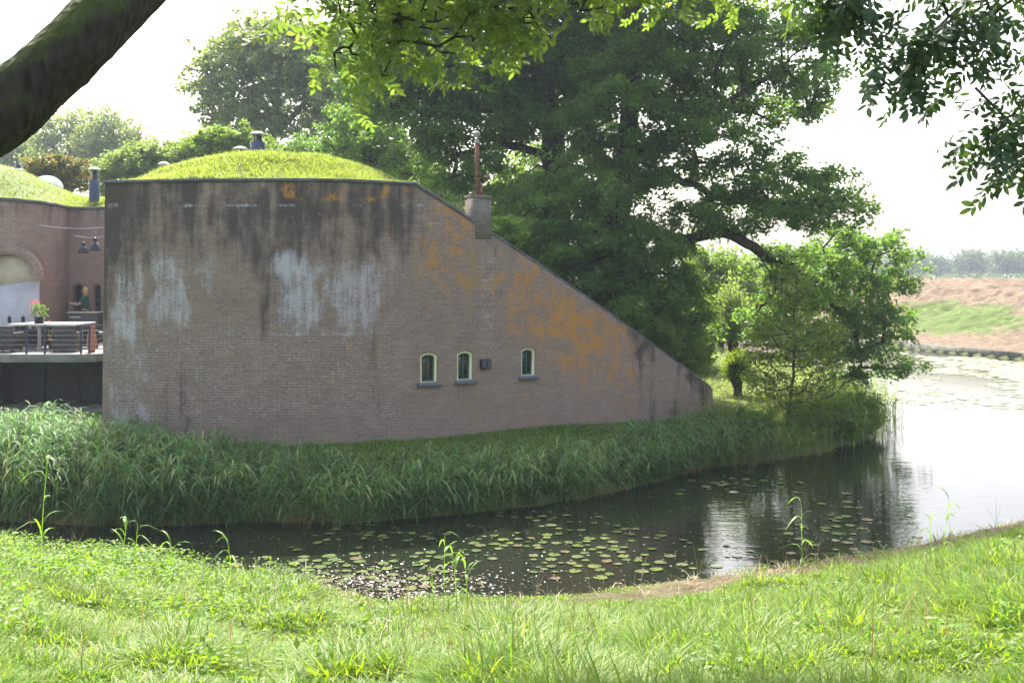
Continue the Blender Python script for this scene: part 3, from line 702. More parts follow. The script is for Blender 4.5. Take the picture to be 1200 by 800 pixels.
# brick arch ring, plaster recess
k = 21; an = np.linspace(-PI/2-.0, PI/2, k)
outer = [(-(sr+.22), -1.9)]+[((sr+.22)*math.sin(q), (sr+.22)*math.cos(q)) for q in an]+[(sr+.22, -1.9)]
outer = np.array([((sr+.24)*math.sin(q), (sr+.24)*math.cos(q)) for q in an]); inner = np.array([((sr-.02)*math.sin(q), (sr-.02)*math.cos(q)) for q in an])
a = Acc(); V = np.concatenate([place(outer, .03, o3, t3, n3, zs), place(inner, .03, o3, t3, n3, zs), place(outer, -.25, o3, t3, n3, zs), place(inner, -.25, o3, t3, n3, zs)])
q = []
for i in range(k-1): q += [[i, i+1, k+i+1, k+i], [k+i, k+i+1, 3*k+i+1, 3*k+i], [i+1, i, 2*k+i, 2*k+i+1]]
uv = np.concatenate([np.stack([np.zeros(k), an*sr], -1), np.stack([np.full(k, .22), an*sr], -1)]*2)
ao = mesh_np('arch', V, [np.array(q)], M['brick2'], uv=uv); adopt(ao, yard)
def vpoly(P2, d, mat, nm_):
    a = Acc(); solid(a, P2, d-.05, d, o3, t3, n3, 0); o_ = a.build(nm_, mat); adopt(o_, yard)
vpoly(np.array([(-.84, 2.6), (.84, 2.6), (.84, 4.78), (-.84, 4.52)]), -.28, M['whitewash'], 'whitewashed_panel')
vpoly(np.array([(-.84, 4.522), (.84, 4.782)]+[(.84*math.cos(q_), 4.85+.84*math.sin(q_)) for q_ in np.linspace(.02, PI-.02, 17)]), -.285, M['creamplaster'], 'cream_panel')
# back wall with doorway openings, px 80..123 and further right behind the fort
bw = np.linspace(-14.86, -9.62, 90); byy = np.full(90, 35.6)
def px_of(x, y=35.6): return CX+x/y*F
def back_hole(s, z):
    x = -14.86+s; p = px_of(x)
    h1 = (p > 85) & (p < 98.5) & (z < 4.50+.10*np.cos((p-91.5)/7*1.4)); h2 = (p > 109) & (p < 117.5) & (z < 4.50+.10*np.cos((p-113)/5*1.4))
    return (h1 | h2) & (z > 2.82)
holed_wall('back_wall', bw, byy, np.full(90, 7.12), .4, M['brick3'], yard, back_hole, rows=110)
a = Acc(); a.box((px_of and -13.9, 36.6, 3.7), (2.4, .1, 2.4)); d_ = a.build('room_shade_sheet', M['dark']); adopt(d_, yard)  # near-black sheet standing in for the unlit depth behind the openings
a = Acc(); a.box(((113.2-600)/F*35.85, 35.85, 3.6), (.30, .05, 1.78)); d_ = a.build('shutter', M['greenshutter'], bevel=.01); adopt(d_, yard)
a = Acc()
for k in range(6): a.box(((113.2-600)/F*35.85, 35.815, 2.95+k*.27), (.24, .02, .2))
d2 = a.build('shutter_panel', M['greenshutter']); adopt(d2, yard)
ccx = np.concatenate([cpx, [-14.87]]); ccy = np.concatenate([cpy, [35.6]]); ccz = np.concatenate([cz, [7.12]])
gx_, gy_ = np.gradient(cpx), np.gradient(cpy); l_ = np.hypot(gx_, gy_)
coping('coping', cpx, cpy, cz, gy_/l_, -gx_/l_, .06, .45, .09, yard)
coping('coping', bw, byy, np.full(90, 7.12), np.zeros(90), np.full(90, -1.), .06, .45, .09, yard, lift=.006)
# roof turf of the courtyard building
RU, RV = 70, 40
uu = np.linspace(0, 1, RU)
e1x = np.interp(uu*100, np.linspace(0, 72, 61).tolist()+[72.5, 100], np.concatenate([cpx, [-14.8, -9.7]])); e1y = np.interp(uu*100, np.linspace(0, 72, 61).tolist()+[72.5, 100], np.concatenate([cpy, [35.65, 35.65]]))
e1z = np.interp(uu*100, np.linspace(0, 72, 61).tolist()+[72.5, 100], np.concatenate([cz, [7.12, 7.12]]))
vv2 = np.linspace(0, 1, RV)[:, None]
RX = e1x[None]+0*vv2; RY = e1y[None]+.3+14*vv2
def left_mound(x, y): return 1.45*(1-sstep(.8, 5.2, np.hypot(x+21.2, (y-41.0)/1.0)))+.55*sstep(0, 4, y-36)*sstep(-12, -15, x)
RZ = e1z[None]+.04+left_mound(RX, RY)+(fbm(RX, RY, 57)-.5)*.15; dr = sstep(.75, 1, vv2); RZ = RZ*(1-dr)+.4*dr
ii = np.arange(RU*RV).reshape(RV, RU); qr = np.stack([ii[:-1, :-1], ii[:-1, 1:], ii[1:, 1:], ii[1:, :-1]], -1).reshape(-1, 4)
tag(mesh_np('roof_turf', np.stack([RX, RY, RZ], -1).reshape(-1, 3), [qr], M['turf'], smooth=True), kind='structure')
def roof_z(x, y): return 7.14+left_mound(x, y)

# terrace
FZ = 2.8
ter = empty('terrace', (-15, 29, 1.0)); tag(ter, 'raised concrete terrace over a dark wooden front, beside the fort wall', 'terrace')
pl = np.array([(-26, 28.9), (-14, 28.9), (-11.7, 28.95), (-11.35, 29.1), (-11.05, 29.6), (-10.3, 31.4), (-9.64, 32), (-9.64, 35.58), (-14.75, 35.58), (-26, 35.58)])
def prism(P, z0, z1):
    k = len(P); V = np.concatenate([np.c_[P, np.full(k, z0)], np.c_[P, np.full(k, z1)]]); c = 2*k; V = np.concatenate([V, [[*P.mean(0), z0], [*P.mean(0), z1]]])
    T = []; q = []
    for i in range(k):
        j = (i+1) % k; T += [[c, j, i], [c+1, k+i, k+j]]; q.append([i, j, k+j, k+i])
    return V, [np.array(T), np.array(q)]
a = Acc(); a.add(*prism(pl, FZ-.22, FZ)); o_ = a.build('slab', M['concrete'], bevel=.015); adopt(o_, ter)
a = Acc(); a.box((-21.0, 30.2, 1.7), (13.0, .3, 1.67)); o_ = a.build('retaining_wall', M['mossconc']); adopt(o_, ter)
a = Acc(); a.box((-12.1, 31.0, 1.7), (4.8, .12, 1.67)); o_ = a.build('wooden_front', M['darkwood']); adopt(o_, ter)
for k, xx in enumerate((-14.0, -13.0, -12.0, -11.0)):
    a = Acc(); a.box((xx, 30.9, 1.7), (.93, .06, 1.6)); d_ = a.build('door', M['darkwood'], bevel=.012); adopt(d_, ter)
    for zz_ in (2.05, 1.3):
        a = Acc(); a.box((xx, 30.85, zz_), (.8, .04, .05)); a.build('door_ledge', M['dark'], d_)
a = Acc(); a.box((-13, 30.3, 1.16), (6.5, 1.3, .12)); o_ = a.build('threshold', M['concrete'], bevel=.01); adopt(o_, ter)
# railing
rl = empty('terrace_railing', (-13, 29, FZ)); tag(rl, 'dark steel railing with thin horizontal cables along the terrace edge', 'railing')
pp = [(-22, 29.05), (-19.5, 29.05), (-17, 29.05)]+[gxy(p, 29.05) for p in (-10, 31, 52.5, 95)]+[(-11.55, 29.15), (-11.12, 29.75), (-10.5, 31.2)]
for x_, y_ in pp:
    a = Acc(); a.box((x_, y_, FZ+.40), (.045, .045, .80)); p_ = a.build('post', M['navy'], bevel=.004); adopt(p_, rl)
for k in range(6):
    a = Acc(); a.tube([(x_, y_-.03, FZ+.12+k*.13) for x_, y_ in pp], .003, 5); p_ = a.build('rail_cable', M['cable']); adopt(p_, rl)

# furniture
def wicker_chair(loc, rz, label, s=1.0):
    r = empty('wicker_armchair', loc, rz); tag(r, label, 'armchair', 'wicker armchairs on the terrace')
    a = Acc(); a.box((0, 0, .24*s), (.62*s, .62*s, .36*s), taper=1.02); a.build('seat_base', M['wicker'], r, bevel=.02)
    a = Acc(); a.box((0, .29*s, .56*s), (.66*s, .09*s, .36*s)); a.build('backrest', M['wicker'], r, bevel=.025)
    for sx in (-1, 1):
        a = Acc(); a.box((sx*.31*s, .0, .42*s), (.075*s, .6*s, .26*s)); a.build('armrest', M['wicker'], r, bevel=.02)
    a = Acc(); a.box((0, -.03*s, .45*s), (.5*s, .5*s, .07*s)); a.build('cushion', M['counter'], r, bevel=.03)
    for sx in (-1, 1):
        for sy in (-1, 1):
            a = Acc(); a.box((sx*.26*s, sy*.26*s, .03), (.04, .04, .06)); a.build('leg', M['black'], r)
    return r
wicker_chair((*gxy(8, 29.8), FZ), PI*.98, 'grey wicker armchair at the left edge of the picture, turned from the railing')
wicker_chair((*gxy(40, 31.2), FZ), PI*.55, 'dark wicker armchair under the flower pot, behind the table end')
wicker_chair((*gxy(79, 30.0), FZ), PI*1.03, 'wicker armchair with its back to the railing, nearest the fort wall', 1.0)
wicker_chair((*gxy(101, 31.3), FZ), PI*.5, 'wicker armchair half hidden behind the terracotta vase', .9)
tb = empty('terrace_table', (*gxy(52, 30.6), FZ), .0); tag(tb, 'pale wooden table with sturdy legs carrying a flower pot', 'table')
a = Acc(); a.box((.1, .35, .73), (1.9, 1.5, .05)); a.build('tabletop', M['tabletop'], tb, bevel=.008)
for x_, y_ in ((-.75, -.3), (.0, -.3), (-.75, 1.0), (.95, 1.0)):
    a = Acc(); a.box((x_, y_, .352), (.09, .09, .704)); a.build('leg', M['greywood'], tb, bevel=.005)
def pot(loc, label, r0, flowers, mat, green=M['shrub'], hh=.3, name='flower_pot'):
    r = empty(name, loc); tag(r, label, 'flower pot')
    a = Acc(); a.lathe([(0.001, 0), (r0*.75, 0), (r0, hh*.55), (r0*1.05, hh*.56), (r0*.95, hh*.56), (r0*.9, hh*.5), (.001, hh*.5)], n=18); a.build('pot', mat, r)
    P = rdir(260, .3)*np.array([r0*1.5, r0*1.2, hh*.7])*rng.uniform(.5, 1, (260, 1))+[0, 0, hh*.95]
    V, Fs = inst(*LEAF, P, basis(rdir(260), rdir(260, 1)), rng.uniform(.05, .09, 260)); mesh_np('leaves', V, Fs, green, r)
    P = rdir(flowers, .6)*np.array([r0*1.0, r0*1.0, hh*.7])+[-r0*.7, 0, hh*1.15]
    V, Fs = inst(*LEAF, P, basis(rdir(flowers), rdir(flowers, 1)), rng.uniform(.05, .08, flowers)); mesh_np('blossoms', V, Fs, M['flower'], r)
pot((*gxy(46, 30.7), FZ+.757), 'dark pot of red geraniums with bright leaves on the table', .17, 40, M['black'], hh=.36)
pot((*gxy(62, 31.5), FZ), 'terracotta pot of orange red flowers on the floor behind the table legs', .16, 90, M['terracotta'], hh=.42)
t2 = empty('round_side_table', (*gxy(20, 32.2), FZ)); tag(t2, 'low brown table at the far left holding two dark lanterns', 'side table')
a = Acc(); a.lathe([(.001, .66), (.42, .66), (.42, .70), (.001, .70)], n=24); a.build('tabletop', M['greywood'], t2)
a = Acc(); a.lathe([(.25, 0), (.25, .03), (.05, .05), (.045, .66)], n=16); a.build('pedestal', M['black'], t2)
for px_, lb in ((11, 'small dark lantern on the side table, the one nearer the picture edge'), (27, 'small dark lantern on the side table, the one nearer the geraniums')):
    l_ = empty('lantern', (*gxy(px_, 32.2), FZ+.70)); tag(l_, lb, 'lantern', 'lanterns on the side table')
    a = Acc(); a.lathe([(.001, 0), (.06, 0), (.055, .02), (.05, .14), (.062, .15), (.02, .2), (.001, .2)], n=12); a.build('body', M['black'], l_)
    a = Acc(); a.tube([(-.03, 0, .19), (0, 0, .245), (.03, 0, .19)], .005, 5); a.build('handle', M['black'], l_)
vs = empty('terracotta_vase', (*gxy(107.5, 29.75), FZ)); tag(vs, 'tall terracotta vase standing at the terrace corner', 'vase')
a = Acc(); a.lathe([(.001, 0), (.09, 0), (.13, .2), (.12, .45), (.07, .62), (.085, .68), (.07, .68), (.05, .6), (.001, .55)], n=20); a.build('body', M['terracotta'], vs, smooth=True)
a = Acc(); a.lathe([(.072, .681), (.09, .69), (.09, .71), (.07, .71)], n=20); a.build('rim', M['terracotta'], vs)
fb = empty('fire_bowl', (*gxy(116, 31.4), FZ)); tag(fb, 'dark shallow fire bowl on thin legs beside the fort wall', 'fire bowl')
a = Acc(); a.lathe([(.001, .28), (.14, .30), (.26, .40), (.30, .47), (.275, .47), (.2, .38), (.001, .34)], n=24); a.build('bowl', M['black'], fb, smooth=True)
for q_ in range(3):
    an_ = q_*2.094; a = Acc(); a.tube([(.2*math.cos(an_), .2*math.sin(an_), 0), (.15*math.cos(an_), .15*math.sin(an_), .31)], .012, 6); a.build('leg', M['black'], fb)
ct = empty('bar_counter', (*gxy(101.0, 34.2), FZ)); tag(ct, 'dark bar counter with a pale worktop in front of the doorway', 'counter')
a = Acc(); a.box((-.0, 0, .46), (.94, .5, .92)); a.build('body', M['counter'], ct, bevel=.01)
a = Acc(); a.box((-.0, 0, .945), (1.02, .58, .045)); a.build('worktop', M['greywood'], ct, bevel=.006)
a = Acc(); a.box((-.25, -.262, .80), (.36, .02, .03)); a.build('handle', M['whitecap'], ct)
# cables and lamps
A1 = at(40, 262.5, 33.3); B1 = at(130, 265.5, 31); A2 = at(81, 274, 35.4); B2 = at(130, 276, 31.2)
def wire(A, B, nm_, lb):
    P = [A+(B-A)*t_-np.array([0, 0, .10*4*t_*(1-t_)]) for t_ in np.linspace(0, 1, 12)]
    a = Acc(); a.tube(P, .012, 6); tag(a.build(nm_, M['cable']), lb, 'cable', 'cables over the terrace')
    return P
wire(A1, B1, 'steel_cable', 'pale steel cable over the terrace, the upper of the two')
wire(A2, B2, 'steel_cable', 'pale steel cable over the terrace, the lower of the two')
def bell(px_, py_, D_, s, lb):
    p = at(px_, py_, D_); r = empty('pendant_lamp', p); tag(r, lb, 'lamp', 'black pendant lamps over the terrace')
    a = Acc(); a.lathe([(.24*s, -.33*s), (.235*s, -.30*s), (.20*s, -.17*s), (.12*s, -.05*s), (.07*s, 0), (.001, .005), ], n=24); a.lathe([(.225*s, -.325*s), (.19*s, -.17*s), (.11*s, -.06*s), (.001, -.01)], n=24); a.build('lamp_shade', M['black'], r, smooth=True)
    a = Acc(); a.lathe([(.085*s, 0), (.085*s, .14*s), (.05*s, .17*s), (.001, .17*s)], n=16); a.build('lamp_housing', M['black'], r)
    a = Acc()
    for sx in (-1, 1): a.tube([(sx*.05*s, 0, .15*s), (sx*.05*s, 0, .15*s+.24)], .009, 5)
    a.build('hanger', M['cable'], r)
bell(111.3, 283.5, 32.1, .80, 'larger black bell lamp hanging from the upper cable')
bell(97.8, 288, 33.8, .72, 'smaller black bell lamp hanging lower, left of the other')

# person behind the counter
def person(loc):
    r = empty('person', loc); tag(r, 'person with blond hair and a teal shirt behind the dark counter, reaching to one side', 'person')
    def skin(name, verts, edges, radii, mat, parent, root=0):
        me = bpy.data.meshes.new(name); me.from_pydata(verts, edges, []); o = bpy.data.objects.new(name, me); COL.objects.link(o); o.parent = parent
        s_ = o.modifiers.new('skin', 'SKIN'); s_.use_smooth_shade = True
        if not me.skin_vertices: me.attributes  # layer is made with the modifier below
        if not me.skin_vertices:
            bpy.context.view_layer.objects.active = o; o.select_set(True); bpy.ops.mesh.customdata_skin_add() ; o.select_set(False)
        for i, v in enumerate(me.skin_vertices[0].data):
            v.radius = radii[i]; v.use_root = (i == root)
        u = o.modifiers.new('sub', 'SUBSURF'); u.levels = 2; u.render_levels = 2
        me.materials.append(mat); return o
    v = [(0, 0, .95), (0, 0, 1.1), (0, 0, 1.3), (0, 0, 1.42), (0, -.01, 1.50), (-.01, -.02, 1.58), (-.015, -.02, 1.66),
         (.0, .17, 1.38), (-.10, .22, 1.14), (-.30, .12, 1.20), (-.38, .10, 1.24),
         (.0, -.17, 1.38), (-.12, -.22, 1.16), (-.34, -.24, 1.22), (-.43, -.24, 1.25),
         (0, .09, .9), (-.01, .10, .48), (.02, .10, .06), (-.12, .10, .03),
         (0, -.09, .9), (-.01, -.10, .48), (.02, -.10, .06), (-.12, -.10, .03)]
    e = [(0, 1), (1, 2), (2, 3), (3, 4), (4, 5), (5, 6), (3, 7), (7, 8), (8, 9), (9, 10), (3, 11), (11, 12), (12, 13), (13, 14), (0, 15), (15, 16), (16, 17), (17, 18), (0, 19), (19, 20), (20, 21), (21, 22)]
    rd = [(.11, .15), (.10, .13), (.11, .15), (.08, .09), (.05, .05), (.085, .078), (.08, .07), (.055, .055), (.04, .04), (.03, .03), (.03, .025), (.055, .055), (.04, .04), (.03, .03), (.03, .025),
          (.085, .085), (.055, .055), (.04, .04), (.035, .03), (.085, .085), (.055, .055), (.04, .04), (.035, .03)]
    skin('body', v, e, rd, M['skin'], r)
    vs_ = [(0, 0, .98), (0, 0, 1.1), (0, 0, 1.3), (0, 0, 1.41), (0, .17, 1.38), (-.07, .20, 1.22), (0, -.17, 1.38), (-.08, -.20, 1.23)]
    skin('shirt', vs_, [(0, 1), (1, 2), (2, 3), (3, 4), (4, 5), (3, 6), (6, 7)], [(.135, .18), (.125, .155), (.135, .175), (.09, .11), (.072, .072), (.06, .06), (.072, .072), (.06, .06)], M['shirt'], r)
    skin('trousers', [(0, 0, .95), (0, .09, .88), (-.01, .10, .48), (.02, .10, .10), (0, -.09, .88), (-.01, -.10, .48), (.02, -.10, .10)], [(0, 1), (1, 2), (2, 3), (0, 4), (4, 5), (5, 6)], [(.13, .17), (.10, .10), (.07, .07), (.055, .055), (.10, .10), (.07, .07), (.055, .055)], M['trousers'], r)
    a = Acc(); a.lathe([(.001, .115), (.05, .105), (.09, .06), (.108, 0), (.10, -.05), (.085, -.10), (.07, -.13)], c=(.012, -.015, 1.635), n=16)
    V = np.concatenate(a.V); msk = (V[:, 0] < -.035) & (V[:, 2] < 1.68); V[msk, 0] = -.035+.02; a.V = [V]
    a.build('hair', M['hair'], r, smooth=True)
    a = Acc(); a.tube([(-.095, -.02, 1.60), (-.12, -.02, 1.595)], [.014, .01], 6); a.build('nose', M['skin'], r)
    for sy in (-1, 1):
        a = Acc(); a.tube([(-.088, -.02+sy*.03, 1.625), (-.097, -.02+sy*.03, 1.625)], .009, 8); a.build('eye', M['black'], r)
        for f_ in range(4):
            a = Acc()
            z0 = 1.245 if sy > 0 else 1.255; x0 = -.40 if sy > 0 else -.45; y0 = (.10 if sy > 0 else -.24)+(f_-1.5)*.018
            a.tube([(x0, y0, z0), (x0-.045, y0, z0+.0), (x0-.075, y0, z0-.02)], [.008, .007, .005], 6); a.build('finger', M['skin'], r)
    return r
try:
    person((*gxy(99.5, 35.05), FZ))
except Exception as ex:
    print('PERSON FAILED', ex); raise

# roof vents and tent
def roof_vent(px_, topy_, D_, w, body_h, zbase, lb, capw, body=True, stem=.22):
    x_, y_ = gxy(px_, D_); zt = EYE-(topy_-HY)/F*D_
    r = empty('roof_vent', (x_, y_, zbase)); tag(r, lb, 'roof vent', 'roof vents on the grass roofs')
    h = zt-zbase
    if body:
        a = Acc(); a.lathe([(w/2, -.15), (w/2, body_h), (w/2*.94, body_h+.01), (.001, body_h+.012)], n=20); a.build('pipe', M['navy'], r)
        a = Acc(); a.lathe([(w*.3, body_h+.013), (w*.3, h-.12), (.001, h-.12)], n=14); a.build('inner_pipe', M['black'], r)
    else:
        a = Acc(); a.lathe([(.05, -.2), (.05, h-.05), (.001, h-.05)], n=12); a.build('pipe', M['black'], r)
    for q_ in range(3):
        a = Acc(); an_ = q_*2.094+.4; a.tube([(capw*.33*math.cos(an_), capw*.33*math.sin(an_), (body_h if body else h-.25)), (capw*.33*math.cos(an_), capw*.33*math.sin(an_), h-.08)], .009, 5); a.build('cap_strut', M['whitecap'], r)
    a = Acc(); a.lathe([(capw/2, h-.09), (capw/2, h-.075), (capw*.28, h-.02), (.001, h), ], n=24); a.lathe([(.001, h-.092), (capw/2, h-.0905)], n=24); a.build('cap', M['whitecap'], r)
mz = lambda x, y: 7.10+mound_z(x, y)
x_, y_ = gxy(302, 30.8); roof_vent(302, 154, 30.8, .42, .70, mz(x_, y_)-.03, 'stout blue roof vent with a pale cap on top of the mound', .46)
x_, y_ = gxy(281.5, 31.6); roof_vent(281.5, 171.5, 31.6, .2, .1, mz(x_, y_)-.03, 'low pale vent cap half hidden in grass beside the blue vent on the mound', .44, body=False)
x_, y_ = gxy(192, 32.0); roof_vent(192, 189.5, 32.0, .2, .1, mz(x_, y_)-.03, 'slender vent with a flat pale cap where the mound begins', .36, body=False)
x_, y_ = gxy(110.5, 38.0); roof_vent(110.5, 196, 38.0, .36, .92, roof_z(x_, y_)-.03, 'blue roof vent with a pale cap between the reddish bush and the fort wall', .46)
x_, y_ = gxy(19, 41); roof_vent(21, 197, 41.5, .26, .45, roof_z(*gxy(21, 41.5))-.1, 'roof vent with a pale cap near the leaning trunk at the far left', .50)
x_, y_ = gxy(55, 42.5); zt_ = roof_z(x_, y_)-.02
tn = empty('dome_tent', (x_, y_, zt_), .2); tag(tn, 'small white and green dome tent on the grass roof', 'tent')
th_ = np.linspace(0, 2*PI, 25); ph_ = np.linspace(0, PI/2, 9)
def dome(a0, a1, mat, nm_, s=1.0):
    th_ = np.linspace(a0, a1, 14); V = np.array([[.62*s*math.cos(p)*math.cos(t)*(1-.06*abs(math.sin(2*t))), .62*s*math.cos(p)*math.sin(t)*(1-.06*abs(math.sin(2*t))), .50*s*math.sin(p)] for p in ph_ for t in th_])
    ii = np.arange(9*14).reshape(9, 14); q = np.stack([ii[:-1, :-1], ii[:-1, 1:], ii[1:, 1:], ii[1:, :-1]], -1).reshape(-1, 4)
    mesh_np(nm_, V*1.0, [q], mat, tn, smooth=True)
dome(0, PI*1.15, M['tent'], 'flysheet'); dome(PI*1.15, PI*1.5, M['tentg'], 'door_panel'); dome(PI*1.5, PI*2, M['tent'], 'side_panel')
a = Acc(); a.tube([(.63*math.cos(p), 0, .51*math.sin(p)) for p in np.linspace(0, PI, 15)], .012, 5); a.tube([(0, .63*math.cos(p), .51*math.sin(p)) for p in np.linspace(0, PI, 15)], .012, 5); a.build('tent_pole', M['whitecap'], tn)

# far bank edging
sh = FAR[1:7]; a = Acc()
for i in range(len(sh)-1):
    p, q = sh[i], sh[i+1]; d = q-p; Lg = np.hypot(*d); a.box(((p[0]+q[0])/2, (p[1]+q[1])/2, .10), (Lg+.1, .16, .62), math.atan2(d[1], d[0]))
tag(a.build('timber_edging', M['mossconc']), 'long low timber edging along the far waterline', 'edging')
HAZE, EXPO = .0005, 1.8
# ---------------------------------------------------------------- trees
def B(px, py, rx, ry, D, rd=None):
    """a lobe of a crown given where it stands and how big it is (metres from the picture scale at its distance)"""
    c = at(px, py, D); return (c, np.array([rx/F*D, rd if rd else .5*(rx+ry)/F*D, ry/F*D]))
def lobe_points(blobs, n, shell=.35, gap=0):
    vol = np.array([np.prod(r)**.8 for _, r in blobs]); pr = vol/vol.sum(); out = []
    tries = 0; cell = None
    allv = sum(4.19*np.prod(r) for _, r in blobs); sp = .72*(allv/n)**(1/3)
    P = np.zeros((0, 3))
    while len(P) < n and tries < n*14:
        tries += 1
        k = rng.choice(len(blobs), p=pr); c, r = blobs[k]
        v = rng.normal(size=3); v /= np.linalg.norm(v); q = c+r*v*rng.uniform(shell, 1)**.6
        if q[2] < .35: continue
        if gap and q[2] > 5.9 and fbm(np.array([q[0]*.42+q[1]*.3]), np.array([q[2]*.55]), 301, 2)[0] < gap: continue
        if len(P) and np.min(((P-q)**2).sum(1)) < sp*sp: continue
        P = np.vstack([P, q])
    return P
def spline(g, m=5, rad=None):
    g = np.asarray(g, float)
    if len(g) < 3: return (g, rad) if rad is not None else g
    p = np.vstack([2*g[0]-g[1], g, 2*g[-1]-g[-2]]); out = []; ro = []
    for i in range(len(g)-1):
        a, b_, c, d = p[i:i+4]
        for k in range(m):
            t = k/m; out.append(.5*(2*b_+(c-a)*t+(2*a-5*b_+4*c-d)*t*t+(3*b_-a-3*c+d)*t**3))
            if rad is not None: ro.append(rad[i]*(1-t)+rad[i+1]*t)
    out.append(g[-1])
    if rad is not None: return np.array(out), np.array(ro+[rad[-1]])
    return np.array(out)
def skeleton(guides, targets, r0, seg, tip=.012, up=.12):
    pos = []; par = []; gl = []
    for g in guides:
        g = spline(g)
        if pos:
            j = int(np.argmin(((np.array(pos)-g[0])**2).sum(1)))
        else: pos.append(g[0]); par.append(-1); j = 0
        for a_, b_ in zip(g[:-1], g[1:]):
            n = max(1, int(np.linalg.norm(b_-a_)/seg))
            for k in range(1, n+1):
                pos.append(a_+(b_-a_)*k/n+rng.normal(size=3)*seg*.06); par.append(j); j = len(pos)-1
    nm = len(pos)
    base = np.array(pos[:nm]); order = np.argsort([np.min(((base-t)**2).sum(1)) for t in targets])
    PA = np.zeros((nm+len(targets)*60, 3)); PA[:nm] = base; npos = nm
    ends = []
    for ti in order:
        t = targets[ti]; P = PA[:npos]; d = np.sqrt(((P-t)**2).sum(1)); pen = np.where(P[:, 2] > t[2]+.3*d, .35*d, 0)
        j = int(np.argmin(d+pen)); L_ = d[j]; n = max(1, min(40, int(L_/seg))); a_ = P[j].copy()
        side = np.cross(t-a_, rdir(1)[0])*.12
        for k in range(1, n+1):
            u = k/n; q = a_+(t-a_)*u+np.array([0, 0, 1])*up*L_*math.sin(PI*u)+side*math.sin(PI*u)+rng.normal(size=3)*seg*.07*(k < n)
            if npos < len(PA): PA[npos] = q; par.append(j); j = npos; npos += 1
        ends.append(j)
    P = PA[:npos]; par = np.array(par); cnt = np.zeros(npos); cnt[ends] = 1
    for i in range(npos-1, 0, -1): cnt[par[i]] += cnt[i]
    cnt = np.maximum(cnt, .5); R = tip+(r0-tip)*(cnt/cnt[0])**.52
    return P, par, R, cnt
def skeleton_mesh(P, par, R, cnt, sides=6, minr=0):
    n = len(P); kids = [[] for _ in range(n)]
    for i in range(1, n): kids[par[i]].append(i)
    a = Acc(); stack = [(0, None)]
    while stack:
        i, frm = stack.pop(); ch = [] if frm is None else [frm]; j = i
        while True:
            ch.append(j)
            if not kids[j]: break
            ks = sorted(kids[j], key=lambda q: -cnt[q])
            for k in ks[1:]: stack.append((k, j))
            j = ks[0]
        if len(ch) > 1:
            rr = R[ch].copy()
            if frm is not None: rr[0] = min(rr[0], rr[1]*1.25)
            if rr.max() > minr: a.tube(P[ch], rr, sides if rr[0] > .05 else 4, cap=False)
    return a
def clump_leaves(C, size, per, lsize, template=LEAF, flat=.6, sub=7, up=.35):
    """leaves in small bunches around each twig end"""
    n = len(C); out = []
    sc_ = rng.normal(size=(n, sub, 3))*np.array([.55, .55, .55*flat])*size+C[:, None]
    m = max(1, per//sub)
    q = sc_[:, :, None]+rng.normal(size=(n, sub, m, 3))*np.array([.19, .19, .15])*size
    q = q.reshape(-1, 3); q = q[q[:, 2] > .05]
    N_ = len(q); d = rdir(N_); d[:, 2] = d[:, 2]*.6-.15; u = rdir(N_, up*2)
    return inst(template[0], template[1], q, basis(d, u), lsize*rng.uniform(.7, 1.25, N_))
def tree(name, label, cat, group, guides, blobs, n, r0, csize, per, lsize, lmat, bmat, seg=.5, shell=.3, template=LEAF, flat=.6, sub=7, sides=8, base=None, extra=None, dead=0, up=.12, gap=0, lup=.35):
    T = lobe_points(blobs, n, shell, gap)
    P, par, R, cnt = skeleton(guides, T, r0, seg, up=up)
    g0 = np.asarray(guides[0][0], float)
    r = empty(name, tuple(g0)); tag(r, label, cat, group)
    a = skeleton_mesh(P-g0, par, R, cnt, sides)
    a.build('trunk', bmat, r, smooth=True)
    TT = T if extra is None else np.vstack([T, extra])
    V, Fs = clump_leaves(TT-g0, csize, per, lsize, template, flat, sub, lup)
    # clump_leaves drops what is under local 5 cm; fine for trees rooted on the bank
    mesh_np('crown', V, Fs, lmat, r)
    return r
def gz(x, y): return float(height(np.array([x]), np.array([y]))[0])
def gpt(px, D, dz=-.1):
    x, y = gxy(px, D); return np.array([x, y, gz(x, y)+dz])

# great oak, right one: trunk ~ px 722
tB = gpt(724, 34.5)
oakB = [[tB, at(724, 380, 34.5), at(722, 300, 34.3), at(728, 220, 34.3), at(738, 140, 34.3), at(742, 40, 34.5), at(740, -60, 34.5)],
        [at(724, 232, 34.3), at(745, 216, 34), at(775, 207, 33.6), at(808, 215, 33.2), at(850, 235, 33), at(900, 236, 32.4), at(950, 240, 31.4)],
        [at(723, 262, 34.3), at(760, 268, 33.8), at(800, 281, 33.4), at(842, 272, 33), at(876, 285, 32.6), at(905, 305, 33.4), at(940, 318, 34.6), at(965, 345, 35.8)],
        [at(876, 285, 32.8), at(893, 303, 33.0), at(905, 330, 33.2)],
        [at(733, 180, 34.3), at(770, 165, 34), at(820, 140, 33.6), at(870, 110, 33.4)],
        [at(965, 345, 35.8), at(1000, 385, 36.4), at(1010, 430, 36.5)]]
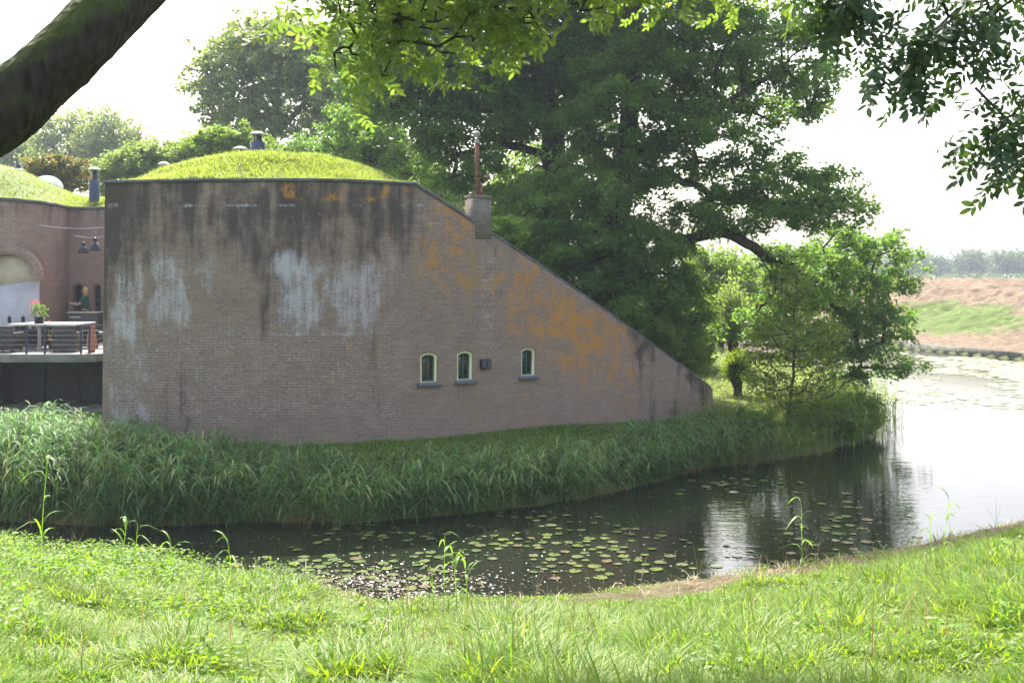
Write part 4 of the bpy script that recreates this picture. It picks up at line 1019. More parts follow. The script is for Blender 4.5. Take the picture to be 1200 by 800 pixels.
bB = [B(925, 300, 32, 24, 33.5, 1.2), B(935, 345, 34, 34, 34, 1.3), B(900, 375, 26, 26, 34.5, 1.0), B(995, 288, 30, 20, 34.5, 1.0), B(1040, 300, 22, 20, 36, .8), B(735, 140, 80, 95, 34.4, 3.4), B(820, 60, 95, 75, 34, 3.4), B(905, 110, 62, 62, 33.5, 2.6), B(820, 165, 80, 42, 33.5, 2.6), B(930, 60, 45, 45, 33.5, 2), B(905, 175, 70, 32, 33, 2),
      B(935, 228, 52, 38, 31.725, 1.9), B(985, 243, 26, 28, 31, 1.2), B(850, 250, 60, 26, 33, 1.8), B(690, 300, 75, 62, 32.6, 2.4), B(650, 265, 62, 72, 32.9, 2.2), B(745, 320, 60, 70, 33.2, 2.4), B(790, 350, 40, 42, 33, 1.6), B(700, 220, 60, 60, 33.2, 2.4),
      B(960, 318, 42, 34, 36.5, 1.5), B(1000, 350, 42, 52, 36.5, 1.5), B(1035, 320, 26, 28, 36.5, 1), B(965, 385, 32, 40, 36.5, 1.4), B(1018, 400, 34, 28, 36.5, 1.1), B(1005, 440, 22, 22, 36.5, 0.8), B(1048, 385, 14, 26, 36.5, 0.6), B(1040, 432, 20, 8, 36.5, 0.4),
      B(780, -60, 150, 70, 34.5, 4.5), B(700, -150, 130, 60, 35, 4), B(810, 385, 20, 22, 32.6, 0.8)]
tree('oak_tree', 'huge dark green oak with long low limbs reaching over the water', 'tree', 'oaks behind the fort wall', oakB, bB, 640, .46, .66, 430, .145, M['oak'], M['bark'], seg=.45, gap=.40, flat=.42, sub=9, lup=.5)
tA = gpt(652, 37.5)
oakA = [[tA, at(652, 300, 37.5), at(650, 200, 37.3), at(645, 150, 37.2), at(640, 110, 37.2), at(630, 40, 37.2), at(620, -60, 37.2)],
        [at(646, 155, 37.2), at(610, 120, 37), at(570, 100, 36.6), at(520, 105, 36.4), at(470, 118, 36.2), at(430, 130, 36)],
        [at(648, 170, 37.2), at(690, 150, 37), at(720, 140, 36.8)], [at(650, 185, 37.2), at(600, 170, 37), at(550, 178, 36.8), at(505, 190, 36.6)]]
bA = [B(640, 45, 75, 62, 37, 3.4), B(560, 100, 52, 45, 36.6, 2.4), B(690, 60, 60, 60, 37.2, 2.8), B(520, 140, 36, 46, 36.6, 1.8), B(540, 60, 50, 40, 36.8, 2.2), B(470, 105, 42, 40, 36.4, 1.8), B(440, 160, 34, 34, 36.4, 1.6), B(585, 200, 32, 56, 36.4, 2.0), B(540, 205, 28, 28, 36.5, 1.3),
      B(605, 130, 30, 45, 36.2, 1.6), B(600, 280, 40, 45, 35.4, 1.6), B(480, 60, 40, 42, 36.6, 1.8), B(640, -60, 130, 70, 37.4, 4.5), B(500, -20, 70, 50, 37, 3)]
tree('oak_tree', 'tall dark oak rising behind the brick chimney, with a thick forked trunk', 'tree', 'oaks behind the fort wall', oakA, bA, 480, .45, .74, 450, .15, M['oak2'], M['bark'], seg=.5, gap=.36, flat=.42, sub=9, lup=.5)

# grey-green poplar on the mound's skyline
tC = gpt(318, 62, 0); tC[2] = 1.0
g = [[tC, at(318, 200, 62), at(322, 140, 62), at(325, 90, 62), at(328, 45, 62)], [at(319, 170, 62), at(292, 140, 61.5), at(268, 110, 61)], [at(320, 160, 62), at(350, 130, 62), at(372, 95, 62)], [at(319, 180, 62), at(355, 165, 62), at(390, 140, 62)]]
tree('poplar_tree', 'grey green poplar standing behind the grass mound, round headed against the sky', 'tree', None, g, [B(325, 62, 62, 40, 62, 3.2), B(268, 100, 40, 34, 61.5, 2), B(372, 80, 42, 44, 62, 2.4), B(300, 130, 58, 26, 61.5, 2.2), B(380, 130, 40, 34, 62, 2), B(255, 75, 20, 26, 62, 1.2), B(345, 115, 50, 34, 62, 2.2), B(300, 50, 36, 26, 62, 2)], 230, .32, .95, 150, .27, M['poplar'], M['barklight'], seg=.9, flat=.7, sub=4, gap=.28)
tD = at(425, 330, 47); tD[2] = 1.2
g = [[tD, at(425, 250, 47), at(428, 200, 47), at(430, 120, 47), at(432, 60, 47)]]
tree('lime_tree', 'leafy green tree between the pale poplar and the big oaks', 'tree', None, g, [B(430, 120, 38, 60, 47, 2.4), B(455, 175, 32, 32, 46, 1.6), B(415, 60, 30, 40, 47, 2), B(480, 190, 26, 24, 45, 1.2), B(400, 168, 30, 20, 47, 1.2)], 75, .25, .75, 220, .19, M['oak'], M['bark'], seg=.7)
# far left poplars
for (px, D, lb, bl) in ((80, 95, 'pale airy poplar far behind the reddish bush, next to the leaning trunk', [(85, 150, 34, 20), (60, 165, 22, 20), (105, 168, 26, 24), (84, 180, 34, 16), (45, 185, 12, 14)]),
                        (128, 92, 'pale airy poplar far behind, with bare twisting limbs above the tent', [(130, 152, 28, 20), (150, 172, 24, 20), (112, 175, 20, 18), (130, 190, 30, 14)]),
                        (15, 100, 'thin pale tree glimpsed under the leaning trunk at the far left', [(15, 190, 16, 22), (28, 175, 8, 10)])):
    b0 = at(px, 330, D); b0[2] = 1
    tree('poplar_tree', lb, 'tree', 'pale poplars on the left skyline', [[b0, at(px, 220, D), at(px+2, 185, D), at(px+4, 150, D)], [at(px, 200, D), at(px-14, 180, D), at(px-24, 160, D)], [at(px, 205, D), at(px+16, 180, D), at(px+20, 160, D)]],
         [B(a_, b_, c_, d_, D) for a_, b_, c_, d_ in bl], 80, .3, 1.25, 110, .30, M['poplar'], M['barklight'], seg=1.2, flat=.8, up=.2)
# shrubs along the skyline
def shrub(name, label, px, py, rx, ry, D, base_z, mat, n, per, ls, group=None, cs=.5, bm=None, extra=()):
    b0 = at(px, py, D); b0[2] = base_z
    tree(name, label, 'shrub' if 'tree' not in name else 'tree', group, [[b0, at(px, py+ry*.3, D)]], [B(px, py, rx, ry, D)]+[B(*e, D) for e in extra], n, .07, cs, per, ls, mat, bm or M['bark'], seg=.35, shell=.2)
shrub('reddish_shrub', 'round green bush with orange red young shoots behind the dome tent', 62, 203, 34, 20, 47, 6.2, M['redbush'], 60, 320, .13, cs=.42, extra=((88, 208, 16, 14), (60, 192, 22, 10)))
shrub('willow_shrub', 'silvery willow bush between the blue roof vent and the mound', 150, 200, 24, 22, 50, 1.5, M['willow'], 60, 300, .16, 'silvery willow bushes on the skyline', cs=.6, extra=((135, 215, 20, 16), (168, 190, 16, 20)))
shrub('willow_shrub', 'silvery willow bush peeping over the left shoulder of the mound', 205, 188, 34, 17, 50, 1.5, M['willow'], 60, 300, .16, 'silvery willow bushes on the skyline', cs=.6, extra=((232, 176, 24, 12),))
shrub('hawthorn_shrub', 'yellow green bush on the skyline right behind the mound top', 262, 168, 32, 12, 46, 2, M['lightgreen'], 60, 280, .15, cs=.5, extra=((290, 170, 20, 12),))
shrub('hawthorn_shrub', 'low green bush on the skyline right of the stout blue vent', 385, 178, 60, 16, 50, 1.5, M['shrub'], 60, 260, .16, cs=.6, extra=((440, 190, 40, 16),))
# light green trees seen under the oak
for (px, py, rx, ry, D, lb, mt, ex) in ((845, 335, 46, 40, 52, 'sunlit light green tree under the oak limbs', M['lightgreen'], ((870, 370, 26, 22), (820, 315, 26, 24))),
                                    (800, 385, 30, 36, 42, 'bright bush filling the gap beside the low end of the wall', M['lightgreen'], ((775, 372, 24, 24), (815, 360, 18, 20))),
                                    (495, 215, 24, 26, 60, 'pale tree glimpsed between the mound and the chimney', M['poplar'], ((470, 200, 20, 18), (520, 240, 30, 26)) ),
                                    (600, 240, 46, 40, 56, 'light green tree behind the chimney, seen through the oak', M['lightgreen'], ((680, 130, 40, 50), (640, 200, 40, 40)))):
    b0 = at(px, 330, D); b0[2] = gz(b0[0], b0[1])-.1 if D < 56 else 1.0
    tree('hedgerow_tree', lb, 'tree', 'bright trees beyond the oaks', [[b0, at(px, py+ry*.4, D), at(px, py-ry*.4, D)]], [B(px, py, rx, ry, D)]+[B(*e, D) for e in ex], 90, .16, .8, 240, .17, mt, M['bark'], seg=.6)
# shrubs behind the sloping coping
for i, (px, up_, back, lb) in enumerate(((592, 20, .9, 'small bush just right of the chimney behind the sloping coping'), (735, 20, 1.2, 'dark leafy bush leaning over the lower coping'), (775, 22, 1.3, 'bright leafy bush over the lowest stretch of coping'), (806, 20, 1.2, 'low bush at the very end of the sloping wall'))):
    D = float(wD(px))+back; zt = float(wtop(px)); b0 = np.array([*gxy(px, D), zt-.5]); py = HY-(zt+.15-EYE)/D*F
    T = [B(px, py-4, 20, up_, D, .6)]
    tree('hazel_shrub', lb, 'shrub', 'bushes behind the sloping coping', [[b0, b0+[0, 0, .4]]], T, 34, .03, .28, 200, .09, M['lightgreen'] if i > 1 else M['shrub'], M['bark'], seg=.2, shell=.1)
# pollard willows
def pollard(px, D, hz, label, rx, ry, n, mat):
    b0 = gpt(px, D); top = b0+np.array([.0, 0, hz])
    r = empty('pollard_willow', tuple(b0)); tag(r, label, 'tree', 'pollard willows on the meadow')
    a = Acc(); w = .15; a.tube([(0, 0, 0), (.03, 0, hz*.4), (0, .02, hz*.75), (.0, 0, hz), (0, 0, hz+.12)], [w*1.15, w*.85, w*1.05, w*1.5, w*.9], 10); 
    for k in range(7):
        t_ = rdir(1)[0]*.16; a.tube([(0, 0, hz-.05), (t_[0], t_[1], hz+.12)], [.10, .07], 6)
    a.build('trunk', M['bark'], r, smooth=True)
    a = Acc(); Lp = []; Ld = []
    for k in range(n):
        th = rng.uniform(0, 2*PI); el = rng.uniform(.15, 1)**.7; L_ = ry*rng.uniform(.65, 1.1); d = np.array([math.cos(th)*(1-el*.75)*rx/ry, math.sin(th)*(1-el*.75)*rx/ry, el])
        P = [np.array([0, 0, hz])+d*L_*u+np.array([0, 0, -.12*L_*u*u])+rng.normal(size=3)*.02 for u in np.linspace(0, 1, 7)]
        a.tube(P, np.linspace(.014, .004, 7), 4, cap=False)
        m_ = 46; u = rng.uniform(.2, 1, m_); Lp.append(np.array([np.array([0, 0, hz])+d*L_*x for x in u])+rng.normal(size=(m_, 3))*.06); Ld.append(d+rdir(m_)*.8)
    a.build('branches', M['barklight'], r)
    P = np.concatenate(Lp); D_ = np.concatenate(Ld); T = (LEAF[0]*[.5, 1, 1], LEAF[1])
    V, Fs = inst(*T, P, basis(D_, rdir(len(P))), rng.uniform(.11, .19, len(P))); mesh_np('crown', V, Fs, mat, r)
pollard(859, 40.5, 1.25, 'pollard willow with a tall feathery silver green crown on the meadow', 1.1, 2.6, 120, M['willow'])
pollard(864, 33.8, .62, 'small pollard willow with a dark club shaped stem beside the wall end', .75, .85, 60, M['yellowgreen'])
# young alder on the bank tip
b0 = gpt(920, 30.6)
g = [[b0, at(927, 460, 30.6), at(931, 420, 30.6), at(931, 370, 30.6), at(934, 320, 30.6)]]
tree('alder_tree', 'young yellow green alder with a thin leaning stem on the bank tip', 'tree', None, g,
     [B(930, 345, 22, 32, 30.6, .8), B(925, 400, 44, 34, 30.6, 1.1), B(965, 400, 26, 26, 30.4, .7), B(900, 440, 30, 30, 30.6, .8), B(955, 445, 34, 26, 30.5, .9), B(930, 470, 34, 20, 30.6, .8), B(888, 400, 16, 30, 30.6, .5)], 190, .05, .30, 62, .085, M['yellowgreen'], M['bark'], seg=.25, shell=.15, up=.34, gap=.3)
for (px, D, h, lb, mt) in ((985, 31.8, 1.2, 'bushy bright willow scrub at the waterside tip, left clump', M['shrub']), (1005, 33.4, 1.3, 'bushy bright scrub at the waterside tip, below the oak drooping end', M['lightgreen']), (878, 29.6, .9, 'low leafy scrub in front of the alder stem', M['shrub']), (948, 31.5, 1.1, 'leafy scrub right beside the alder foot', M['yellowgreen'])):
    b0 = gpt(px, D); c = b0+[0, 0, h*.5]
    tree('waterside_shrub', lb, 'shrub', 'scrub on the bank tip', [[b0, c]], [(c, np.array([.7, .6, h*.5]))], 50, .03, .25, 160, .08, mt, M['bark'], seg=.2, shell=.1)
# far tree line
FT = [(1073, 296, 13, 330, ), (1098, 299, 13, 340), (1120, 303, 10, 350), (1137, 293, 16, 320), (1162, 300, 11, 340), (1180, 293, 16, 310), (1200, 294, 14, 320), (1228, 292, 18, 320), (1260, 296, 18, 330), (1050, 300, 14, 350), (1020, 300, 18, 350), (985, 300, 18, 350), (905, 303, 20, 340), (870, 300, 20, 350), (940, 301, 16, 345)]
wordsF = ['rounded blue hazy tree in the distant row', 'hazy distant tree', 'low distant tree']
lbF = ['hazy distant tree nearest the drooping oak branch above the bare bank', 'second hazy distant tree to the right of the oak branch', 'smallest hazy distant tree, in the dip of the far row', 'broad hazy distant tree in the middle of the far row', 'low hazy distant tree just right of the broad middle one', 'tall dense hazy distant tree near the picture edge', 'hazy distant tree cut by the picture edge']
for i, (px, ty_, w, D) in enumerate(FT):
    h = EYE-(ty_-HY)/F*D; x_, y_ = gxy(px, D); zb = gz(x_, y_); c0 = np.array([x_, y_, zb]); wr = w/F*D
    lb = lbF[i] if i < len(lbF) else 'distant tree hidden or half hidden behind the oak and picture edge'
    bl = [(np.array([x_, y_, zb+(h-zb)*.62]), np.array([wr, wr, (h-zb)*.36])), (np.array([x_-wr*.4, y_, zb+(h-zb)*.4]), np.array([wr*.7, wr*.7, (h-zb)*.26])), (np.array([x_+wr*.45, y_, zb+(h-zb)*.36]), np.array([wr*.7, wr*.7, (h-zb)*.24]))]
    tree('distant_tree', lb, 'tree', 'hazy trees on the horizon', [[c0, c0+[0, 0, (h-zb)*.4], c0+[0, 0, (h-zb)*.75]]], bl, 60, .3, 1.5, 60, .75, M['fartree'], M['bark'], seg=1.5, shell=.2, sides=5)
# low far hedge
hx = np.linspace(20, 330, 900); hp = np.stack([hx+rng.normal(size=900), 290+rng.normal(size=900)*2-0*hx, np.zeros(900)], -1)
hp[:, 2] = height(hp[:, 0], hp[:, 1])+rng.uniform(.2, 1.3, 900)
V, Fs = clump_leaves(hp, 1.2, 14, .7, sub=3); tag(mesh_np('distant_hedge', V, Fs, M['fartree']), 'long low hedge running under the hazy trees on the horizon', 'hedge', kind='stuff')

# ---------------------------------------------------------------- foreground ash trees
gA = np.array([-4.6, 3.6, gz(-4.6, 3.6)-.1])
def fp(px, py, D): return at(px, py, D)
def pin_clumps(P, dirs, per, size, spread=.16):
    n = len(P); q = np.repeat(P, per, 0)+rng.normal(size=(n*per, 3))*spread; d = np.repeat(dirs, per, 0)+rdir(n*per)*.9; d[:, 2] -= .45
    up = rdir(n*per, 1.2)
    return inst(PIN[0], PIN[1], q, basis(d, up), size*rng.uniform(.75, 1.2, n*per))
def ash(name, label, guides, blobs, n, r0, per, size, lmat, bmat, rmin, spread, radii=None, seg=.3, sides=14):
    gg = spline(guides[0]); nm0 = 1+sum(max(1, int(np.linalg.norm(b_-a_)/seg)) for a_, b_ in zip(gg[:-1], gg[1:]))
    T = lobe_points(blobs, n, .1); P, par, R, cnt = skeleton(guides, T, r0, seg, tip=.006, up=.05)
    g0 = np.asarray(guides[0][0], float); r = empty(name, tuple(g0)); tag(r, label, 'tree')
    if radii: 
        gs_, gr_ = spline(guides[0], 5, radii)
        R = np.minimum(R, .05)
        dd = np.sqrt(((P[:, None]-gs_[None])**2).sum(-1)); jn = dd.argmin(1); on = (dd.min(1) < .12) & (np.arange(len(P)) < nm0)
        R = np.where(on, np.minimum(R, gr_[jn]*.8), R)
    a = skeleton_mesh(P-g0, par, R, cnt, 7)
    if radii:
        gs_, gr_ = spline(guides[0], 16, radii); b2 = Acc(); b2.tube(gs_-g0, gr_, 40); V = np.concatenate(b2.V)
        nrm = V[:-2].reshape(len(gs_), 40, 3)-(gs_-g0)[:, None]; an_ = np.linspace(0, 2*PI, 40, endpoint=False)[None]; ll = np.arange(len(gs_))[:, None]
        fct = 1+.20*(fbm(np.cos(an_)*1.6+ll*.05+9, np.sin(an_)*1.6+ll*.12, 7)-.5)+.07*(fbm(np.cos(an_)*7+9, np.sin(an_)*7+ll*.5, 8)-.5)
        V[:-2] = ((gs_-g0)[:, None]+nrm*fct[..., None]).reshape(-1, 3); a.add(V, [np.concatenate(b2.T), np.concatenate(b2.Q)])
    a.build('trunk', bmat, r, smooth=True)
    # twig ends and the nodes before them carry the leaves
    leafn = np.where(cnt <= 2.01)[0]; dd = P[leafn]-P[par[leafn]]; dd /= np.linalg.norm(dd, axis=1, keepdims=True)+1e-9
    V, Fs = pin_clumps(P[leafn]-g0, dd, per, size, spread); mesh_np('crown', V, Fs, lmat, r)
    return r
# leaning mossy limb (top left): passes px (0,128) -> (150,0) at about 4.3 m
limb = [gA, np.array([-4.3, 3.8, 3.6]), fp(-330, 290, 4.0), fp(-150, 225, 4.1), fp(-22, 148, 4.2), fp(55, 86, 4.3), fp(124, 18, 4.4), fp(208, -70, 4.7), fp(300, -220, 5.4), fp(420, -330, 6.4)]
gs = [limb, [fp(300, -220, 5.4), fp(380, -140, 7.4), fp(430, -60, 8.2), fp(440, -10, 8.4)], [fp(380, -140, 7.4), fp(520, -120, 8.2), fp(600, -60, 8.6), fp(680, -20, 8.8)], [fp(520, -120, 8.2), fp(700, -110, 9), fp(820, -60, 9.4), fp(900, -30, 9.6)], [fp(430, -60, 8.2), fp(470, 20, 8.3), fp(450, 70, 8.3)], [fp(470, 20, 8.3), fp(440, 40, 8.3), fp(400, 60, 8.2)]]
ash('ash_tree', 'leaning mossy ash trunk at the top left whose bright leafy boughs hang over the top', gs,
    [B(470, 0, 72, 40, 8.3, 0.5), B(440, 50, 42, 30, 8.2, 0.35), B(520, 33, 40, 32, 8.4, 0.4), B(590, -4, 60, 38, 8.6, 0.5), B(618, 36, 22, 16, 8.6, 0.25), B(690, -16, 60, 24, 8.8, 0.5), B(350, -12, 26, 14, 8, 0.3), B(400, 2, 34, 24, 8.1, 0.4), B(790, -24, 80, 20, 9.2, 0.5), B(900, -16, 50, 18, 9.6, 0.4), B(448, 84, 24, 10, 8.2, 0.2), B(395, 66, 18, 14, 8.2, 0.2), B(600, -102, 200, 50, 8.8, 1)],
    560, .05, 5, .20, M['ash'], M['bark_moss'], 0, .11, radii=[.24, .20, .155, .138, .134, .132, .126, .115, .09, .05])
gR = np.array([8.0, 4.4, gz(8.0, 4.4)-.1])
gs = [[gR, np.array([7.9, 4.5, 5.0]), np.array([7.7, 4.6, 7.0]), np.array([7.5, 4.9, 9.5]), np.array([7.3, 5.1, 12.0]), np.array([7.4, 5.2, 14])],
      [np.array([7.7, 4.6, 7.0]), np.array([6.2, 4.8, 8.1]), np.array([4.6, 5.0, 8.6]), fp(1190, -330, 5.3), fp(1090, -190, 5.4), fp(1010, -60, 5.5)],
      [fp(1150, -360, 5.3), fp(1190, -150, 5.4), fp(1160, -20, 5.4), fp(1150, 60, 5.4)], [fp(1080, -180, 5.4), fp(1000, -30, 5.6), fp(975, 0, 5.6), fp(1010, 20, 5.5)], [fp(1190, -150, 5.4), fp(1260, 20, 5.3), fp(1190, 130, 5.3), fp(1150, 165, 5.3)], [fp(1160, -20, 5.4), fp(1090, 40, 5.4), fp(1070, 90, 5.4)]]
ash('ash_tree', 'dark leafy ash branch hanging into the top right corner against the white sky', gs,
    [B(1090, -11, 80, 42, 5.4, 0.35), B(1160, 34, 60, 55, 5.4, 0.35), B(1080, 49, 58, 40, 5.4, 0.3), B(1040, 34, 40, 36, 5.5, 0.25), B(1110, 94, 58, 38, 5.4, 0.25), B(1175, 99, 40, 44, 5.35, 0.25), B(1000, -11, 36, 20, 5.6, 0.25), B(985, 49, 22, 20, 5.6, 0.15), B(1060, 102, 26, 24, 5.4, 0.15), B(1150, 142, 26, 20, 5.3, 0.12), B(1095, 132, 22, 18, 5.4, 0.12), B(1230, 34, 50, 90, 5.4, 0.4), (np.array([7.4, 5.2, 12.2]), np.array([2.6, 2.6, 2.2])), (np.array([5.8, 5.2, 10.3]), np.array([2.0, 1.8, 1.2])), B(1130, -126, 150, 70, 5.6, .9), B(1110, -216, 170, 70, 6, 1)],  # last lobes lie above the view, added to shade the leaves below
    980, .05, 7, .165, M['ash_shaded'], M['bark'], 0, .08, radii=[.24, .20, .18, .14, .09, .04], seg=.2)

# ---------------------------------------------------------------- grasses
def blades(P, h, w, bend, K=3, lean=None, stiff=.35):
    """strips that bend over; P roots (N,3), h (N,), bend (N,)"""
    N_ = len(P); th = rng.uniform(0, 2*PI, N_)
    dx = np.cos(th); dy = np.sin(th)
    if lean is not None: dx = dx+lean[0]; dy = dy+lean[1]; l = np.hypot(dx, dy)+1e-6; dx /= l; dy /= l
    tilt = rng.uniform(0, stiff, N_)
    sx = -dy; sy = dx; V = np.zeros((N_, 2*K+1, 3))
    for k in range(K+1):
        u = k/K; out = h*(tilt*u+bend*u*u*.75); up = h*(u-.38*bend*u*u*u)
        c = P+np.stack([dx*out, dy*out, up], -1)
        if k == K: V[:, 2*K] = c
        else:
            ww = w*(1-.55*u*u)/2
            V[:, 2*k] = c+np.stack([sx*ww, sy*ww, 0*ww], -1); V[:, 2*k+1] = c-np.stack([sx*ww, sy*ww, 0*ww], -1)
    n = 2*K+1; off = (np.arange(N_)*n)[:, None, None]
    q = np.array([[2*k, 2*k+1, 2*k+3, 2*k+2] for k in range(K-1)]); t = np.array([[2*K-2, 2*K-1, 2*K]])
    return V.reshape(-1, 3), [(q[None]+off).reshape(-1, 4), (t[None]+off).reshape(-1, 3)]
def merge(L_):
    a = Acc()
    for V, Fs in L_: a.add(V, Fs)
    return np.concatenate(a.V), [np.concatenate(x) for x in (a.T, a.Q) if x]
# near bank
n = 760000
D_ = 5.2+(24-5.2)*rng.uniform(0, 1, n)**1.35
px_ = rng.uniform(-90, 1290, n); x = (px_-CX)/F*D_; y = D_
dn = near_y(x)-y; cl = fbm(x*1.6, y*1.6, 101); cl2 = fbm(x*.45+4, y*.45, 103)
bare = sstep(1.7, .9, dn+1.6*(cl-.5))*(.25*sstep(-5, -1.5, x)+.75*sstep(.5, 4, x))*.88+sstep(.63, .74, cl)*.6
keep = (dn > .05) & (rng.uniform(0, 1, n) < (.35+.75*sstep(.25, .6, cl))*(1-np.clip(bare, 0, .95)))
x, y, cl, cl2, dn = x[keep], y[keep], cl[keep], cl2[keep], dn[keep]
P = np.stack([x, y, height(x, y)-.02], -1)
h = (.06+.26*sstep(.3, .75, cl)*rng.uniform(.4, 1.1, len(x))+.12*rng.uniform(0, 1, len(x))**3)*(.5+.9*sstep(.3, .65, cl2))
h *= np.where(x > -3, .45+.55*sstep(1.2, 4.5, dn), 1)
w = rng.uniform(.005, .013, len(x))*(1+.04*y)
pale = (rng.uniform(0, 1, len(x)) < .10+.50*sstep(.54, .68, fbm(x*.9, y*.9, 215)))
V, Fs = blades(P[pale], h[pale]*.8, w[pale]*.8, rng.uniform(.5, 1.8, pale.sum()), K=3, stiff=1.0)
tag(mesh_np('pale_grass', V, Fs, M['grass_pale']), 'paler drier grass mixed into the near bank', 'grass', kind='stuff')
P, h, w, x = P[~pale], h[~pale], w[~pale], x[~pale]
V, Fs = blades(P, h, w, rng.uniform(.2, 1.3, len(x)), K=3, stiff=.7)
tag(mesh_np('meadow_grass', V, Fs, M['grass_near']), 'sunlit meadow grass on the near bank', 'grass', kind='stuff')
# tall thin flowering stalks
n = 1100; D_ = rng.uniform(7, 20, n); px_ = rng.uniform(-20, 1220, n); x = (px_-CX)/F*D_; y = D_; dn = near_y(x)-y; k_ = (dn > .2) & (rng.uniform(0, 1, n) < .3+.7*sstep(.5, .65, fbm(x*.8, y*.8, 107)))
x, y = x[k_], y[k_]; P = np.stack([x, y, height(x, y)], -1)
V1 = blades(P, rng.uniform(.35, .7, len(x)), np.full(len(x), .007), rng.uniform(.1, .5, len(x)), K=4, stiff=.3)
tag(mesh_np('grass_stalks', *V1, M['straw']), 'thin pale flowering grass stalks on the near bank', 'grass', kind='stuff')
n = 26000; x = rng.uniform(-3, 16, n); y = rng.uniform(14, 27, n); dn = near_y(x)-y; k_ = (dn > .05) & (dn < 2.6) & (rng.uniform(0, 1, n) < (.12+.6*sstep(1, 4, x))*sstep(1.9, .6, dn)); x, y = x[k_], y[k_]
P = np.stack([x, y, height(x, y)+.01], -1); V1 = blades(P, rng.uniform(.05, .2, len(x)), np.full(len(x), .011), rng.uniform(.9, 2.2, len(x)), K=2, stiff=1.8)
tag(mesh_np('dry_grass', *V1, M['dry']), 'dry mown grass strewn along the waters edge on the near bank', 'grass', kind='stuff')
# broad-leaved weeds, lower left and scattered
n = 15000; x = rng.uniform(-9.5, 9, n); y = rng.uniform(6, 20, n); dn = near_y(x)-y
wt = sstep(.44, .58, fbm(x*.7, y*.7, 111))*(.05+.80*sstep(-.5, -5, x))*np.where(x > -3, sstep(2.5, 4, dn), 1); k_ = (dn > .25) & (rng.uniform(0, 1, n) < wt)
x, y = x[k_], y[k_]; n = len(x); hh = .18+.30*fbm(x*.9, y*.9, 113)*sstep(1.5, -3, x)+.08
per = 16; q = np.repeat(np.stack([x, y, height(x, y)], -1), per, 0); u = rng.uniform(.15, 1, n*per)
q[:, 2] += u*np.repeat(hh, per); q[:, :2] += rng.normal(size=(n*per, 2))*.06
d = rdir(n*per); d[:, 2] = d[:, 2]*.4+.1
V, Fs = inst(*LEAF, q, basis(d, rdir(n*per, 1.6)), rng.uniform(.035, .085, n*per))
tag(mesh_np('broadleaf_weeds', V, Fs, M['weeds']), 'bright broad leaved weeds crowding the near bank', 'weeds', kind='stuff')

# reeds
def reed_mesh(P, h, lean, nl=8, leafL=.56, w=.032):
    N_ = len(P); ln_ = lean; a = []
    top = np.stack([ln_[:, 0]*h, ln_[:, 1]*h, h*.97], -1)
    V = np.zeros((N_, 8, 3)); 
    for k in range(4):
        u = k/3; c = P+top*np.array([u*u, u*u, u]); ww = .006*(1-.6*u); V[:, 2*k] = c+[ww, 0, 0]; V[:, 2*k+1] = c-[ww, 0, 0]
    off = (np.arange(N_)*8)[:, None, None]; a.append((V.reshape(-1, 3), [(np.array([[0, 1, 3, 2], [2, 3, 5, 4], [4, 5, 7, 6]])[None]+off).reshape(-1, 4)]))
    M_ = N_*nl; u = np.clip(np.tile(np.linspace(.22, 1.0, nl), N_)+rng.normal(size=M_)*.04, .1, 1); Pn = np.repeat(P, nl, 0); tn_ = np.repeat(top, nl, 0)
    root = Pn+tn_*np.stack([u*u, u*u, u], -1); th = rng.uniform(0, 2*PI, M_); ld = np.repeat(ln_, nl, 0)
    dx = np.cos(th)+ld[:, 0]*2.2; dy = np.sin(th)+ld[:, 1]*2.2; l = np.hypot(dx, dy)+1e-6; dx /= l; dy /= l
    L_ = leafL*rng.uniform(.6, 1.25, M_)*np.repeat(h/h.mean(), nl)**.5; K = 4; V = np.zeros((M_, 2*K+1, 3)); dr = rng.uniform(.35, 1.15, M_); wv = w*rng.uniform(.6, 1.2, M_)
    for k in range(K+1):
        t_ = k/K; out = L_*(.30*t_+.50*t_*t_*dr); up = L_*(.85*t_-1.05*dr*t_*t_)
        c = root+np.stack([dx*out, dy*out, up], -1)
        if k == K: V[:, 2*K] = c
        else:
            ww = wv*math.sin(PI*(.18+.72*(1-t_)))*.5; V[:, 2*k] = c+np.stack([-dy*ww, dx*ww, 0*ww], -1); V[:, 2*k+1] = c-np.stack([-dy*ww, dx*ww, 0*ww], -1)
    off = (np.arange(M_)*9)[:, None, None]; q = np.array([[2*k, 2*k+1, 2*k+3, 2*k+2] for k in range(K-1)]); t = np.array([[6, 7, 8]])
    a.append((V.reshape(-1, 3), [(q[None]+off).reshape(-1, 4), (t[None]+off).reshape(-1, 3)]))
    return merge(a)
n = 46000; x = rng.uniform(-18, 11.5, n); y = rng.uniform(20.5, 34, n)
di = sdist(x, y, ISL); width = np.interp(x, [-18, -9.5, -7.5, -5, 2, 5, 8, 11], [3.6, 3.4, 2.6, 1.5, 1.15, 1.15, 1.1, 1.0])
nn = fbm(x*.55, y*.55, 131)
k_ = (di > -.15) & (di < width*(.75+.5*nn)) & (rng.uniform(0, 1, n) < .62*(1-.9*sstep(4.8, 7.5, x))*(.45+.9*sstep(.35, .6, fbm(x*2.2, y*2.2, 137))))
k_ &= rng.uniform(0, 1, n) < .15+.95*sstep(.30, .5, fbm(x*.9+20, y*1.6, 139))
